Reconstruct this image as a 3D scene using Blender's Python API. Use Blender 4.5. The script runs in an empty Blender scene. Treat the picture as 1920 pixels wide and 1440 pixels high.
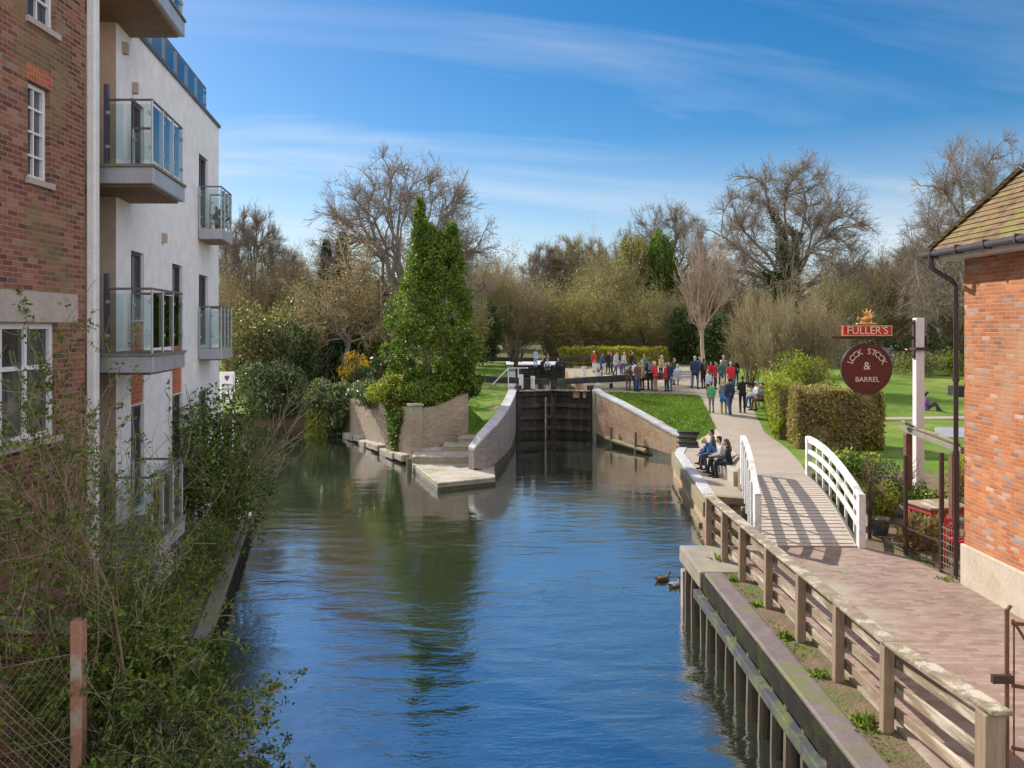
import bpy, math, random
import numpy as np
from mathutils import Vector, Matrix
from mathutils.geometry import delaunay_2d_cdt
R = math.radians
sc = bpy.context.scene
COL = sc.collection
# measured from the photograph: level camera 5.85 m above the water, horizon at row 615 of 1440
F, HX, HY, CZ = 1500.0, 960.0, 615.0, 5.85
def at(px, py, Y): return Vector(((px - HX) * Y / F, Y, CZ - (py - HY) * Y / F))
def gz(px, py, z):
    Y = (CZ - z) * F / (py - HY)
    return Vector(((px - HX) * Y / F, Y, z))
def lerp(a, b, t): return a + (b - a) * t
UP = Vector((0, 0, 1))

# ------------------------------------------------------------------ materials
class NT:
    def __init__(s, name):
        s.mat = bpy.data.materials.new(name); s.mat.use_nodes = True
        s.t = s.mat.node_tree; s.t.nodes.clear()
        s.out = s.t.nodes.new('ShaderNodeOutputMaterial')
    def n(s, typ, **kw):
        x = s.t.nodes.new('ShaderNode' + typ)
        for k, v in kw.items(): setattr(x, k, v)
        return x
    def link(s, a, b): s.t.links.new(a, b)
    def put(s, sock, v):
        if isinstance(v, bpy.types.NodeSocket): s.link(v, sock)
        elif v is not None:
            if sock.type == 'RGBA' and len(v) == 3: v = (*v, 1)
            sock.default_value = v
    def m(s, op, a, b=None, c=None, clamp=False):
        x = s.n('Math', operation=op, use_clamp=clamp)
        s.put(x.inputs[0], a); s.put(x.inputs[1], b)
        if c is not None: s.put(x.inputs[2], c)
        return x.outputs[0]
    def mix(s, f, a, b, blend='MIX'):
        x = s.n('Mix', data_type='RGBA', blend_type=blend)
        s.put(x.inputs[0], f); s.put(x.inputs[6], a); s.put(x.inputs[7], b)
        return x.outputs[2]
    def noise(s, vec, scale, detail=4, rough=.55, dist=0):
        x = s.n('TexNoise'); s.put(x.inputs['Vector'], vec)
        x.inputs['Scale'].default_value = scale; x.inputs['Detail'].default_value = detail
        x.inputs['Roughness'].default_value = rough; x.inputs['Distortion'].default_value = dist
        return x.outputs[0]
    def ramp(s, f, stops):
        x = s.n('ValToRGB'); e = x.color_ramp.elements
        while len(e) < len(stops): e.new(.5)
        for i, (p, c) in enumerate(stops):
            e[i].position = p; e[i].color = (*c, 1) if len(c) == 3 else c
        s.put(x.inputs[0], f); return x.outputs[0]
    def rng(s, f, a, b, c=0, d=1):
        x = s.n('MapRange'); s.put(x.inputs[0], f)
        for i, v in enumerate((a, b, c, d)): x.inputs[i + 1].default_value = v
        return x.outputs[0]
    def pos(s): return s.n('NewGeometry').outputs['Position']
    def scalev(s, v, k):
        x = s.n('VectorMath', operation='MULTIPLY'); s.put(x.inputs[0], v); x.inputs[1].default_value = k
        return x.outputs[0]
    def comb(s, a, b, c=0.0):
        x = s.n('CombineXYZ'); s.put(x.inputs[0], a); s.put(x.inputs[1], b); s.put(x.inputs[2], c); return x.outputs[0]
    def bump(s, h, strength, dist):
        x = s.n('Bump'); x.inputs['Strength'].default_value = strength; x.inputs['Distance'].default_value = dist
        s.put(x.inputs['Height'], h); return x.outputs[0]
    def bsdf(s, col, rough=.8, normal=None, metal=0, spec=.5, **kw):
        x = s.n('BsdfPrincipled'); s.put(x.inputs['Base Color'], col); s.put(x.inputs['Roughness'], rough)
        x.inputs['Metallic'].default_value = metal; x.inputs['Specular IOR Level'].default_value = spec
        if normal is not None: s.link(normal, x.inputs['Normal'])
        for k, v in kw.items(): s.put(x.inputs[k], v)
        return x
    def done(s, sh): s.link(sh.outputs[0], s.out.inputs[0]); return s.mat

def mk(name, c1, c2=None, scale=4, rough=.8, bump=.3, bd=.01, metal=0, c3=None, s3=.6, stretch=(1, 1, 1), spec=.4):
    t = NT(name); p = t.scalev(t.pos(), stretch)
    c2 = c2 or tuple(x * .72 for x in c1)
    f = t.noise(p, scale, 6, .6)
    col = t.mix(t.rng(f, .35, .65), c1, c2)
    if c3: col = t.mix(t.rng(t.noise(p, s3, 5, .65), .5, .62), col, c3)
    fine = t.noise(p, scale * 7, 3)
    col = t.mix(.35, col, t.ramp(fine, [(.3, (.55, .55, .55)), (.7, (1, 1, 1))]), 'MULTIPLY')
    nb = t.bump(fine, bump, bd) if bump else None
    return t.done(t.bsdf(col, rough, nb, metal, spec))

def brick(name, cols, mortar=(.4, .37, .33), stain=None, stain_rng=(.5, .62), bw=.225, bh=.075, flat=False, ss=.7, mw=.011, bump=.5):
    """bricks laid by world position: cols is a ramp over a random value per brick"""
    t = NT(name); g = t.n('NewGeometry')
    sp = t.n('SeparateXYZ'); t.link(g.outputs['Position'], sp.inputs[0])
    if flat: u, v = sp.outputs[0], sp.outputs[1]
    else:
        sn = t.n('SeparateXYZ'); t.link(g.outputs['True Normal'], sn.inputs[0])
        u = t.m('SUBTRACT', t.m('MULTIPLY', sn.outputs[0], sp.outputs[1]), t.m('MULTIPLY', sn.outputs[1], sp.outputs[0]))
        v = sp.outputs[2]
    vr = t.m('DIVIDE', v, bh); row = t.m('FLOOR', vr)
    ur = t.m('ADD', t.m('DIVIDE', u, bw), t.m('MULTIPLY', t.m('MODULO', row, 2.0), .5)); colm = t.m('FLOOR', ur)
    fu, fv = t.m('FRACT', ur), t.m('FRACT', vr)
    du = t.m('MULTIPLY', t.m('MINIMUM', fu, t.m('SUBTRACT', 1.0, fu)), bw)
    dv = t.m('MULTIPLY', t.m('MINIMUM', fv, t.m('SUBTRACT', 1.0, fv)), bh)
    jit = t.m('MULTIPLY', t.m('SUBTRACT', t.noise(g.outputs['Position'], 30, 2), .5), .008)
    d = t.m('ADD', t.m('MINIMUM', du, dv), jit)
    mask = t.rng(d, mw * .35, mw * .75)
    wn = t.n('TexWhiteNoise', noise_dimensions='2D'); t.put(wn.inputs['Vector'], t.comb(colm, row))
    c = t.ramp(wn.outputs[0], cols)
    big = t.noise(g.outputs['Position'], ss, 6, .65)
    c = t.mix(.7, c, t.ramp(big, [(.3, (.55, .52, .5)), (.65, (1.1, 1.06, 1.03))]), 'MULTIPLY')
    c = t.mix(.5, c, t.ramp(t.noise(g.outputs['Position'], 40, 3), [(.3, (.6, .6, .6)), (.7, (1.1, 1.1, 1.1))]), 'MULTIPLY')
    c = t.mix(mask, mortar, c)
    if stain is not None:
        c = t.mix(t.rng(t.noise(t.scalev(g.outputs['Position'], (1, 1, .6)), ss * 1.3, 7, .7), *stain_rng), c, stain)
    h = t.m('ADD', mask, t.m('MULTIPLY', t.noise(g.outputs['Position'], 60, 3), .6))
    return t.done(t.bsdf(c, .88, t.bump(h, bump, .008), spec=.25))

def leafmat(name, stops, trans=.35, rough=.5):
    t = NT(name); g = t.n('NewGeometry')
    c = t.ramp(g.outputs['Random Per Island'], stops)
    c = t.mix(.6, c, t.ramp(t.noise(g.outputs['Position'], .7, 4), [(.3, (.6, .6, .6)), (.7, (1.25, 1.2, 1.1))]), 'MULTIPLY')
    a = t.bsdf(c, rough, spec=.3)
    if not trans: return t.done(a)
    b = t.n('BsdfTranslucent'); t.put(b.inputs[0], t.mix(1, c, (1.3, 1.35, .7), 'MULTIPLY'))
    x = t.n('MixShader'); x.inputs[0].default_value = trans
    t.link(a.outputs[0], x.inputs[1]); t.link(b.outputs[0], x.inputs[2]); return t.done(x)

def glassmat(name, tint, k=1.45, base=.04):
    t = NT(name); tr = t.n('BsdfTransparent'); tr.inputs[0].default_value = (*tint, 1)
    gl = t.n('BsdfGlossy'); gl.inputs['Roughness'].default_value = .02; gl.inputs[0].default_value = (.95, 1, 1, 1)
    fr = t.n('Fresnel'); fr.inputs[0].default_value = k
    x = t.n('MixShader'); t.link(t.m('ADD', fr.outputs[0], base, clamp=True), x.inputs[0])
    t.link(tr.outputs[0], x.inputs[1]); t.link(gl.outputs[0], x.inputs[2]); return t.done(x)

M = {}
M['brick_old'] = brick('old brick', [(0, (.13, .055, .045)), (.3, (.24, .09, .06)), (.6, (.31, .122, .078)), (.85, (.37, .165, .105)), (.95, (.31, .22, .18)), (1, (.16, .085, .08))], (.3, .24, .19), (.2, .16, .08), (.5, .66), ss=.35)
M['brick_pub'] = brick('orange brick', [(0, (.4, .13, .05)), (.3, (.55, .2, .08)), (.55, (.46, .17, .07)), (.75, (.6, .26, .11)), (.84, (.3, .13, .08)), (.92, (.34, .25, .23)), (1, (.6, .4, .31))], (.46, .3, .21), (.4, .24, .15), (.52, .72), ss=.6, bh=.068, bw=.22, mw=.009, bump=.8)
M['brick_panel'] = brick('red brick panel', [(0, (.42, .11, .05)), (1, (.55, .18, .08))], (.4, .26, .2))
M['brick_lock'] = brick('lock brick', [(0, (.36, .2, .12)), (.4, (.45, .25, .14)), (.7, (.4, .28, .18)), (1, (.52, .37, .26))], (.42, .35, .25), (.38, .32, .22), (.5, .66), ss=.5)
M['brick_garden'] = brick('weathered garden brick', [(0, (.32, .2, .14)), (.5, (.38, .26, .19)), (1, (.44, .36, .29))], (.38, .34, .28), (.3, .28, .19), (.46, .6), ss=.8)
M['paver'] = brick('paver brick', [(0, (.25, .173, .138)), (.5, (.325, .23, .187)), (1, (.38, .285, .235))], (.24, .19, .15), (.36, .32, .25), (.52, .7), bw=.21, bh=.105, flat=True, ss=.3, mw=.012, bump=.25)
M['roof_tile'] = None
M['render_white'] = mk('white render', (.86, .85, .85), (.8, .79, .79), .5, .85, .12, .004)
M['render_beige_shaded'] = mk('shaded beige render', (.5, .4, .31), (.45, .36, .28), 1, .85, .1)  # beige darkened further: balcony shade on the end wall put into its colour
M['white_paint'] = mk('white paint', (.8, .8, .78), (.7, .7, .68), 6, .5, .15, .004)
M['white_old'] = mk('weathered white paint', (.78, .78, .76), (.66, .66, .64), 5, .6, .2, .004, c3=(.5, .48, .42), s3=3)
M['white_upvc'] = mk('white window paint', (.8, .8, .8), (.74, .74, .74), 3, .4, 0)
M['lintel'] = mk('stone lintel', (.5, .42, .37), (.42, .36, .32), 3, .9)
M['concrete'] = mk('concrete', (.33, .29, .24), (.25, .22, .18), 2.5, .9, .4, .01, c3=(.3, .3, .16), s3=1.4)
M['stone'] = mk('pale stone', (.44, .385, .32), (.34, .3, .25), 2, .9, .5, .015, c3=(.24, .23, .13), s3=1.1)
M['plinth'] = mk('rendered plinth', (.55, .46, .37), (.47, .4, .32), 2, .9, .4, .01, c3=(.42, .38, .26), s3=1.2)
M['coping'] = mk('grey coping', (.46, .45, .46), (.38, .37, .38), 3, .85, .4, .01, c3=(.55, .53, .5), s3=2)
M['slate_kerb'] = mk('blue grey kerb', (.21, .165, .165), (.15, .12, .12), 3, .7, .4, .01, c3=(.16, .17, .07), s3=1.2)
M['waling'] = mk('blue grey waling', (.075, .078, .095), (.045, .047, .06), 3, .85, .3, c3=(.12, .15, .05), s3=2)
M['wood_old'] = mk('weathered timber', (.35, .265, .18), (.22, .16, .105), 3, .85, .6, .01, stretch=(4, .6, 4), c3=(.55, .48, .38), s3=1.7)
M['wood_cap'] = mk('lichen timber', (.34, .28, .19), (.2, .165, .11), 6, .9, .8, .015, c3=(.52, .46, .36), s3=4)
M['wood_post'] = mk('brown timber post', (.34, .25, .17), (.25, .18, .12), 3, .85, .5, .01, stretch=(5, 5, .6))
M['wood_grey'] = mk('grey deck timber', (.25, .22, .19), (.18, .16, .14), 3, .85, .5, c3=(.2, .22, .1), s3=1.5)
M['ochre_timber'] = mk('ochre quay timber', (.27, .215, .125), (.18, .145, .085), 2, .85, .5, c3=(.2, .2, .1), s3=1)
M['pile'] = mk('pile timber', (.19, .155, .105), (.1, .085, .06), 3, .8, .5, stretch=(4, 4, .7))
M['soffit'] = mk('balcony soffit boards', (.3, .19, .11), (.22, .14, .08), 2, .8, .4, stretch=(1, 8, 1))
M['steel'] = mk('galvanised steel', (.5, .51, .54), (.42, .43, .46), 3, .45, .1, metal=.3)
M['rail_steel'] = mk('brown grey rail', (.22, .19, .18), (.17, .15, .14), 4, .4, 0, metal=.4)
M['dark_frame'] = mk('dark window frame', (.1, .1, .12), (.08, .08, .1), 4, .5, 0)
M['black'] = mk('black gate timber', (.035, .03, .03), (.02, .018, .018), 2, .7, .4, c3=(.07, .055, .04), s3=1.2)
M['gate_wood'] = mk('wet gate timber', (.06, .05, .04), (.03, .027, .024), 1.5, .6, .5, .02, stretch=(3, 1, .5), c3=(.12, .08, .055), s3=.9)
M['iron'] = mk('dark iron', (.05, .035, .03), (.09, .045, .03), 6, .6, .3, metal=.3)
M['gutter'] = mk('dark gutter', (.055, .04, .038), (.045, .03, .03), 4, .35, 0)
M['rust'] = mk('rusty iron', (.2, .09, .05), (.12, .055, .035), 8, .85, .4)
M['rust_post'] = mk('rust stained concrete', (.45, .23, .14), (.36, .2, .13), 5, .9, .4, c3=(.45, .38, .3), s3=3)
M['deck_grit'] = mk('gritted bridge deck', (.55, .46, .385), (.48, .405, .34), 2, .95, .3, .006)
M['wire'] = mk('old wire', (.36, .29, .22), (.25, .19, .14), 10, .7, 0, metal=.3)
M['glass'] = glassmat('balcony glass', (.9, .96, .95), 1.5, .03)
M['tan'] = mk('fresh timber', (.6, .42, .22), (.5, .34, .17), 5, .8)
M['algae'] = mk('dark algae', (.06, .06, .03), (.035, .04, .022), 3, .6, .5, .02, c3=(.1, .085, .05), s3=1.5)
M['gold'] = mk('gilded metal', (.75, .42, .12), (.6, .3, .08), 6, .35, .2, metal=.6)
M['sign_red'] = mk('red sign paint', (.6, .03, .025), (.52, .025, .02), 4, .45, 0)
M['sign_maroon'] = mk('maroon sign paint', (.12, .02, .018), (.1, .016, .015), 4, .5, 0)
M['sign_cream'] = mk('cream lettering', (.75, .66, .5), (.7, .6, .45), 4, .5, 0)
M['brick_lock_shaded'] = brick('shaded lock brick', [(0, (.22, .19, .19)), (.5, (.28, .24, .23)), (1, (.34, .29, .27))], (.3, .28, .26), (.36, .26, .12), (.6, .72), ss=.5)  # lock brick darkened and greyed, putting the left wing wall's shade into its colour
M['mauve_post'] = mk('sign post paint', (.74, .69, .68), (.66, .6, .59), 5, .6, .3, stretch=(4, 4, .7))
M['soil'] = mk('bare soil', (.2, .14, .085), (.13, .095, .055), 3, .95, .8, .03, c3=(.1, .13, .03), s3=1.3)
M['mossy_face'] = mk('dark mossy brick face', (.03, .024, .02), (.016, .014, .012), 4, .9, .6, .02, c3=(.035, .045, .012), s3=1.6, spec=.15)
M['gravel'] = mk('towpath gravel', (.36, .29, .235), (.31, .25, .2), 1.2, .95, .4, .01, c3=(.33, .3, .2), s3=.35)
M['bark'] = mk('grey bark', (.25, .215, .17), (.16, .135, .105), 3, .9, .6, .02)
M['twig'] = mk('fine twigs', (.29, .235, .175), (.22, .18, .135), .5, .9, 0)
M['twig_pink'] = mk('pale pink bark', (.44, .33, .25), (.36, .27, .2), 1, .9, 0)
M['twig_yellow'] = mk('yellow willow twigs', (.36, .31, .16), (.27, .23, .12), .6, .9, 0)
M['twig_brown'] = mk('brown twigs', (.4, .32, .2), (.31, .245, .15), .5, .9, 0)
M['stem'] = mk('shrub stems', (.28, .2, .12), (.17, .13, .075), 3, .85, 0)
M['grey_roof'] = mk('grey roofing', (.3, .31, .34), (.24, .25, .28), 1, .8)
M['plastic_black'] = mk('dark plastic', (.03, .035, .035), (.02, .025, .02), 4, .5, 0)
M['bin_green'] = mk('dark green paint', (.015, .06, .04), (.01, .045, .03), 4, .5, 0)
M['red_paint'] = mk('red paint', (.42, .05, .05), (.33, .04, .04), 4, .5, 0)

def pane_mat():
    t = NT('window pane'); f = t.noise(t.scalev(t.pos(), (1.5, 3, .4)), 1.5, 2)
    return t.done(t.bsdf(t.mix(t.rng(f, .4, .6), (.02, .025, .03), (.1, .1, .095)), .03, spec=.9))
M['pane'] = pane_mat()
def tile_mat():
    t = NT('plain clay roof tiles'); g = t.n('NewGeometry')
    sp = t.n('SeparateXYZ'); t.link(g.outputs['Position'], sp.inputs[0])
    v = t.m('DIVIDE', sp.outputs[2], .082); row = t.m('FLOOR', v)
    u = t.m('ADD', t.m('DIVIDE', t.m('ADD', sp.outputs[1], t.m('MULTIPLY', sp.outputs[0], .5)), .165), t.m('MULTIPLY', t.m('MODULO', row, 2.0), .5))
    wn = t.n('TexWhiteNoise', noise_dimensions='2D'); t.put(wn.inputs['Vector'], t.comb(t.m('FLOOR', u), row))
    c = t.ramp(wn.outputs[0], [(0, (.12, .075, .045)), (.4, (.19, .12, .065)), (.8, (.25, .165, .09)), (1, (.15, .12, .06))])
    c = t.mix(t.rng(t.noise(g.outputs['Position'], 1.6, 6, .7), .48, .62), c, (.2, .18, .06))
    fv = t.m('FRACT', v); fu = t.m('FRACT', u)
    edge = t.m('MULTIPLY', t.rng(fv, .0, .22, .3, 1), t.rng(t.m('MINIMUM', fu, t.m('SUBTRACT', 1.0, fu)), 0, .06, .5, 1))
    return t.done(t.bsdf(c, .9, t.bump(t.m('ADD', t.m('MULTIPLY', t.m('SUBTRACT', 1.0, fv), edge), t.m('MULTIPLY', wn.outputs[0], .3)), 1, .03), spec=.2))
M['roof_tile'] = tile_mat()
def lawn_mat(name, a, b, c, earth=None):
    t = NT(name); p = t.pos()
    col = t.mix(t.rng(t.noise(p, .9, 6, .65), .35, .65), a, b)
    col = t.mix(t.rng(t.noise(p, .22, 3), .5, .65), col, c)
    fine = t.noise(t.scalev(p, (1, .6, 1)), 22, 4, .7)
    col = t.mix(.75, col, t.ramp(fine, [(.3, (.4, .45, .35)), (.7, (1.25, 1.2, 1.1))]), 'MULTIPLY')
    if earth: col = t.mix(t.rng(t.noise(p, .5, 6, .7), .56, .66), col, earth)
    return t.done(t.bsdf(col, .9, t.bump(fine, .9, .05), spec=.15))
M['lawn'] = lawn_mat('lawn', (.17, .28, .03), (.12, .22, .022), (.26, .31, .06), (.22, .19, .08))
M['meadow'] = lawn_mat('garden grass', (.16, .26, .035), (.1, .18, .022), (.25, .29, .07), (.19, .17, .07))
M['lockside'] = lawn_mat('worn lockside', (.4, .34, .26), (.34, .28, .22), (.44, .38, .3), (.14, .2, .04))
M['rough'] = lawn_mat('rough ground', (.12, .13, .04), (.09, .09, .035), (.15, .13, .06), (.12, .09, .055))
def water_mat():
    t = NT('canal water'); p = t.pos()
    n1 = t.noise(t.scalev(p, (.8, 2.0, 1)), .95, 1, .4, .5)
    n2 = t.noise(t.scalev(p, (1.4, 3.4, 1)), 3.2, 3, .55, .6)
    sp = t.n('SeparateXYZ'); t.link(p, sp.inputs[0])
    calm = t.m('MULTIPLY', t.rng(sp.outputs[1], 8, 26, .85, .26), t.rng(sp.outputs[1], 24, 38, 1, .4))
    calm = t.m('MULTIPLY', calm, t.rng(t.noise(t.scalev(p, (.6, 1, 1)), .22, 4), .36, .62, .3, 1.3))
    h = t.m('MULTIPLY', t.m('ADD', n1, t.m('MULTIPLY', n2, .27)), calm)
    nb = t.bump(h, 1.0, .05)
    body = (.03, .038, .024, 1)
    d = t.bsdf(body, .6, nb, spec=0)
    gl = t.n('BsdfGlossy'); gl.inputs['Roughness'].default_value = .02; t.link(nb, gl.inputs['Normal'])
    gl.inputs[0].default_value = (.97, .98, 1, 1)
    fr = t.n('Fresnel'); fr.inputs[0].default_value = 1.6; t.link(nb, fr.inputs['Normal'])
    x = t.n('MixShader'); t.link(t.rng(fr.outputs[0], 0, 1, .47, 1), x.inputs[0]); t.link(d.outputs[0], x.inputs[1]); t.link(gl.outputs[0], x.inputs[2])
    return t.done(x)
M['water'] = water_mat()
G = lambda *a: list(a)
M['ivy'] = leafmat('ivy leaves', [(0, (.03, .07, .015)), (.4, (.075, .14, .02)), (.75, (.15, .22, .028)), (1, (.25, .31, .05))], .3)
M['feathery'] = leafmat('feathery evergreen', [(0, (.03, .07, .013)), (.4, (.08, .15, .018)), (.75, (.18, .26, .03)), (1, (.3, .37, .05))], .3)
M['ivy_dark'] = leafmat('dark ivy leaves', [(0, (.018, .04, .014)), (.5, (.045, .085, .022)), (1, (.1, .15, .04))], .25)
M['laurel'] = leafmat('laurel leaves', [(0, (.05, .09, .035)), (.45, (.11, .16, .06)), (.8, (.21, .26, .11)), (1, (.38, .41, .24))], .2, .35)
M['variegated'] = leafmat('mottled leaves', [(0, (.08, .095, .03)), (.4, (.17, .175, .055)), (.75, (.27, .265, .08)), (1, (.38, .34, .15))], .25)
M['yellowgreen'] = leafmat('yellow green leaves', [(0, (.12, .16, .02)), (.5, (.24, .28, .03)), (1, (.38, .4, .05))], .35)
M['hedge_yellow'] = leafmat('yellow hedge leaves', [(0, (.22, .22, .02)), (.5, (.38, .37, .03)), (1, (.5, .46, .06))], .4)
M['spring'] = leafmat('spring leaves', [(0, (.075, .13, .02)), (.5, (.14, .215, .035)), (1, (.3, .38, .07))], .4)
M['forsythia'] = leafmat('yellow blossom', [(0, (.6, .38, .02)), (1, (.75, .55, .04))], .4)
M['daffodil'] = leafmat('daffodil petals', [(0, (.75, .6, .03)), (1, (.8, .7, .12))], .3)
M['olive'] = leafmat('olive buds', [(0, (.13, .14, .035)), (.5, (.23, .225, .06)), (1, (.33, .31, .1))], .3)
M['olive_yellow'] = leafmat('yellow olive buds', [(0, (.2, .2, .04)), (.5, (.33, .32, .065)), (1, (.44, .42, .1))], .3)
M['brown_leaf'] = leafmat('brown leaves', [(0, (.18, .135, .06)), (.5, (.28, .215, .1)), (1, (.37, .3, .15))], .3)
M['conifer'] = leafmat('conifer needles', [(0, (.012, .035, .012)), (.5, (.03, .065, .02)), (1, (.06, .1, .03))], .15)
M['grassblade'] = leafmat('grass blades', [(0, (.08, .16, .015)), (.5, (.13, .23, .025)), (1, (.22, .3, .05))], .3)

# ------------------------------------------------------------------ mesh helpers
ORG = {}
class MB:
    def __init__(s): s.v = []; s.f = []; s.mi = []
    def add(s, v, f, mi=0):
        n = len(s.v); s.v += [tuple(p) for p in v]; s.f += [tuple(i + n for i in q) for q in f]; s.mi += [mi] * len(f); return s
    def hexa(s, p, mi=0):   # 4 bottom ccw, 4 top ccw
        return s.add(p, [(3, 2, 1, 0), (4, 5, 6, 7), (0, 1, 5, 4), (1, 2, 6, 5), (2, 3, 7, 6), (3, 0, 4, 7)], mi)
    def box(s, lo, hi, mi=0):
        x0, y0, z0 = lo; x1, y1, z1 = hi
        return s.hexa([(x0, y0, z0), (x1, y0, z0), (x1, y1, z0), (x0, y1, z0), (x0, y0, z1), (x1, y0, z1), (x1, y1, z1), (x0, y1, z1)], mi)
    def obox(s, c, size, rz=0, mi=0, mat=None):
        m = mat or Matrix.Rotation(rz, 3, 'Z'); c = Vector(c); a, b, d = [k / 2 for k in size]
        return s.hexa([c + m @ Vector(q) for q in ((-a, -b, -d), (a, -b, -d), (a, b, -d), (-a, b, -d), (-a, -b, d), (a, -b, d), (a, b, d), (-a, b, d))], mi)
    def beam(s, a, b, w, h, mi=0, up=UP):
        a, b = Vector(a), Vector(b); d = (b - a).normalized(); sd = d.cross(up)
        if sd.length < 1e-4: sd = Vector((1, 0, 0))
        sd.normalize(); u = sd.cross(d); sd = sd * w / 2; u = u * h / 2
        return s.hexa([a - sd - u, a + sd - u, b + sd - u, b - sd - u, a - sd + u, a + sd + u, b + sd + u, b - sd + u], mi)
    def tube(s, pts, r, n=8, mi=0):
        pts = [Vector(p) for p in pts]; rs = r if isinstance(r, (list, tuple)) else [r] * len(pts)
        base = len(s.v); ref = None
        for i, p in enumerate(pts):
            d = (pts[min(i + 1, len(pts) - 1)] - pts[max(i - 1, 0)]).normalized()
            if ref is None: ref = d.orthogonal().normalized()
            ref = (ref - d * ref.dot(d)).normalized(); o = d.cross(ref)
            for k in range(n):
                a = 2 * math.pi * k / n; s.v.append(tuple(p + (ref * math.cos(a) + o * math.sin(a)) * rs[i]))
        for i in range(len(pts) - 1):
            for k in range(n):
                k2 = (k + 1) % n
                s.f.append((base + i * n + k, base + i * n + k2, base + (i + 1) * n + k2, base + (i + 1) * n + k)); s.mi.append(mi)
        s.f.append(tuple(base + k for k in reversed(range(n)))); s.f.append(tuple(base + (len(pts) - 1) * n + k for k in range(n))); s.mi += [mi, mi]
        return s
    def prism(s, poly, z0, z1, mi=0):   # ccw polygon of (x, y)
        n = len(poly); v = [(p[0], p[1], z0) for p in poly] + [(p[0], p[1], z1) for p in poly]
        return s.add(v, [tuple(reversed(range(n))), tuple(range(n, 2 * n))] + [(i, (i + 1) % n, n + (i + 1) % n, n + i) for i in range(n)], mi)
    def ball(s, c, r, n=10, m=6, mi=0, rot=None):
        c = Vector(c); r = Vector((r, r, r)) if isinstance(r, (int, float)) else Vector(r); v = []; f = []
        for j in range(m + 1):
            th = math.pi * j / m
            for k in range(n):
                q = Vector((r.x * math.sin(th) * math.cos(2 * math.pi * k / n), r.y * math.sin(th) * math.sin(2 * math.pi * k / n), r.z * math.cos(th)))
                v.append(c + (rot @ q if rot else q))
        for j in range(m):
            for k in range(n): f.append((j * n + k, (j + 1) * n + k, (j + 1) * n + (k + 1) % n, j * n + (k + 1) % n))
        return s.add(v, f, mi)
    def capsule(s, a, b, ra, rb, n=8, mi=0):
        a, b = Vector(a), Vector(b); d = (b - a)
        d = d.normalized() if d.length > 1e-6 else Vector((0, 0, 1))
        pts = [a - d * ra * .98, a - d * ra * .75, a - d * ra * .35, a, b, b + d * rb * .35, b + d * rb * .75, b + d * rb * .98]
        return s.tube(pts, [ra * .15, ra * .66, ra * .94, ra, rb, rb * .94, rb * .66, rb * .15], n, mi)
    def ribbon(s, pts, o0, o1, zb, zt=None, mi=0):
        """a solid that follows pts (x, y, ztop), from offset o0 to o1 to the left of its direction"""
        n = len(pts); L = []
        for i in range(n):
            a = Vector(pts[max(i - 1, 0)][:2]); b = Vector(pts[i][:2]); c = Vector(pts[min(i + 1, n - 1)][:2])
            d1 = (b - a).normalized() if i else (c - b).normalized(); d2 = (c - b).normalized() if i < n - 1 else d1
            nn = Vector((-(d1 + d2).y, (d1 + d2).x)).normalized(); k = 1 / max(.4, nn.dot(Vector((-d1.y, d1.x))))
            L.append((b, nn * k))
        v = []
        for i, (b, nn) in enumerate(L):
            zt_i = pts[i][2] if zt is None else (pts[i][2] + zt if not callable(zt) else zt(i)); zb_i = (pts[i][2] + zb[0]) if isinstance(zb, tuple) else zb
            p, q = b + nn * o0, b + nn * o1
            v += [(p.x, p.y, zb_i), (q.x, q.y, zb_i), (q.x, q.y, zt_i), (p.x, p.y, zt_i)]
        f = [(0, 1, 2, 3), tuple(4 * (n - 1) + k for k in (3, 2, 1, 0))]
        for i in range(n - 1):
            for k in range(4):
                k2 = (k + 1) % 4; f.append((4 * i + k2, 4 * i + k, 4 * i + 4 + k, 4 * i + 4 + k2))
        if o0 > o1: f = [tuple(reversed(q)) for q in f]
        return s.add(v, f, mi)
    def build(s, name, mat, parent=None, bev=0, smooth=False, base=None):
        me = bpy.data.meshes.new(name); ob = bpy.data.objects.new(name, me)
        if parent is not None: org = ORG[parent]; ob.parent = parent
        else:
            a = np.array(s.v)
            org = Vector(base) if base else Vector(((a[:, 0].min() + a[:, 0].max()) / 2, (a[:, 1].min() + a[:, 1].max()) / 2, a[:, 2].min()))
            ob.location = org
        ORG[ob] = org
        o = tuple(org)
        me.from_pydata([(p[0] - o[0], p[1] - o[1], p[2] - o[2]) for p in s.v], [], s.f)
        for m in (mat if isinstance(mat, list) else [mat]): me.materials.append(M[m] if isinstance(m, str) else m)
        if isinstance(mat, list): me.polygons.foreach_set('material_index', s.mi)
        if smooth: me.polygons.foreach_set('use_smooth', [True] * len(me.polygons))
        me.update(); COL.objects.link(ob)
        if bev:
            b = ob.modifiers.new('bevel', 'BEVEL'); b.width = bev; b.segments = 2; b.limit_method = 'ANGLE'; b.angle_limit = R(40)
        return ob
def tag(o, label=None, cat=None, group=None, kind=None):
    for k, v in (('label', label), ('category', cat), ('group', group), ('kind', kind)):
        if v: o[k] = v
    return o
def thing(name, label, cat, loc, group=None):
    o = bpy.data.objects.new(name, None); o.empty_display_size = .2; COL.objects.link(o); o.location = loc; ORG[o] = Vector(loc)
    return tag(o, label, cat, group)
def structure(o): o['kind'] = 'structure'; return o
def copy_tree(o, parent=None):
    c = o.copy(); COL.objects.link(c)
    if parent is not None: c.parent = parent
    for ch in list(o.children): copy_tree(ch, c)
    return c
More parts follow.
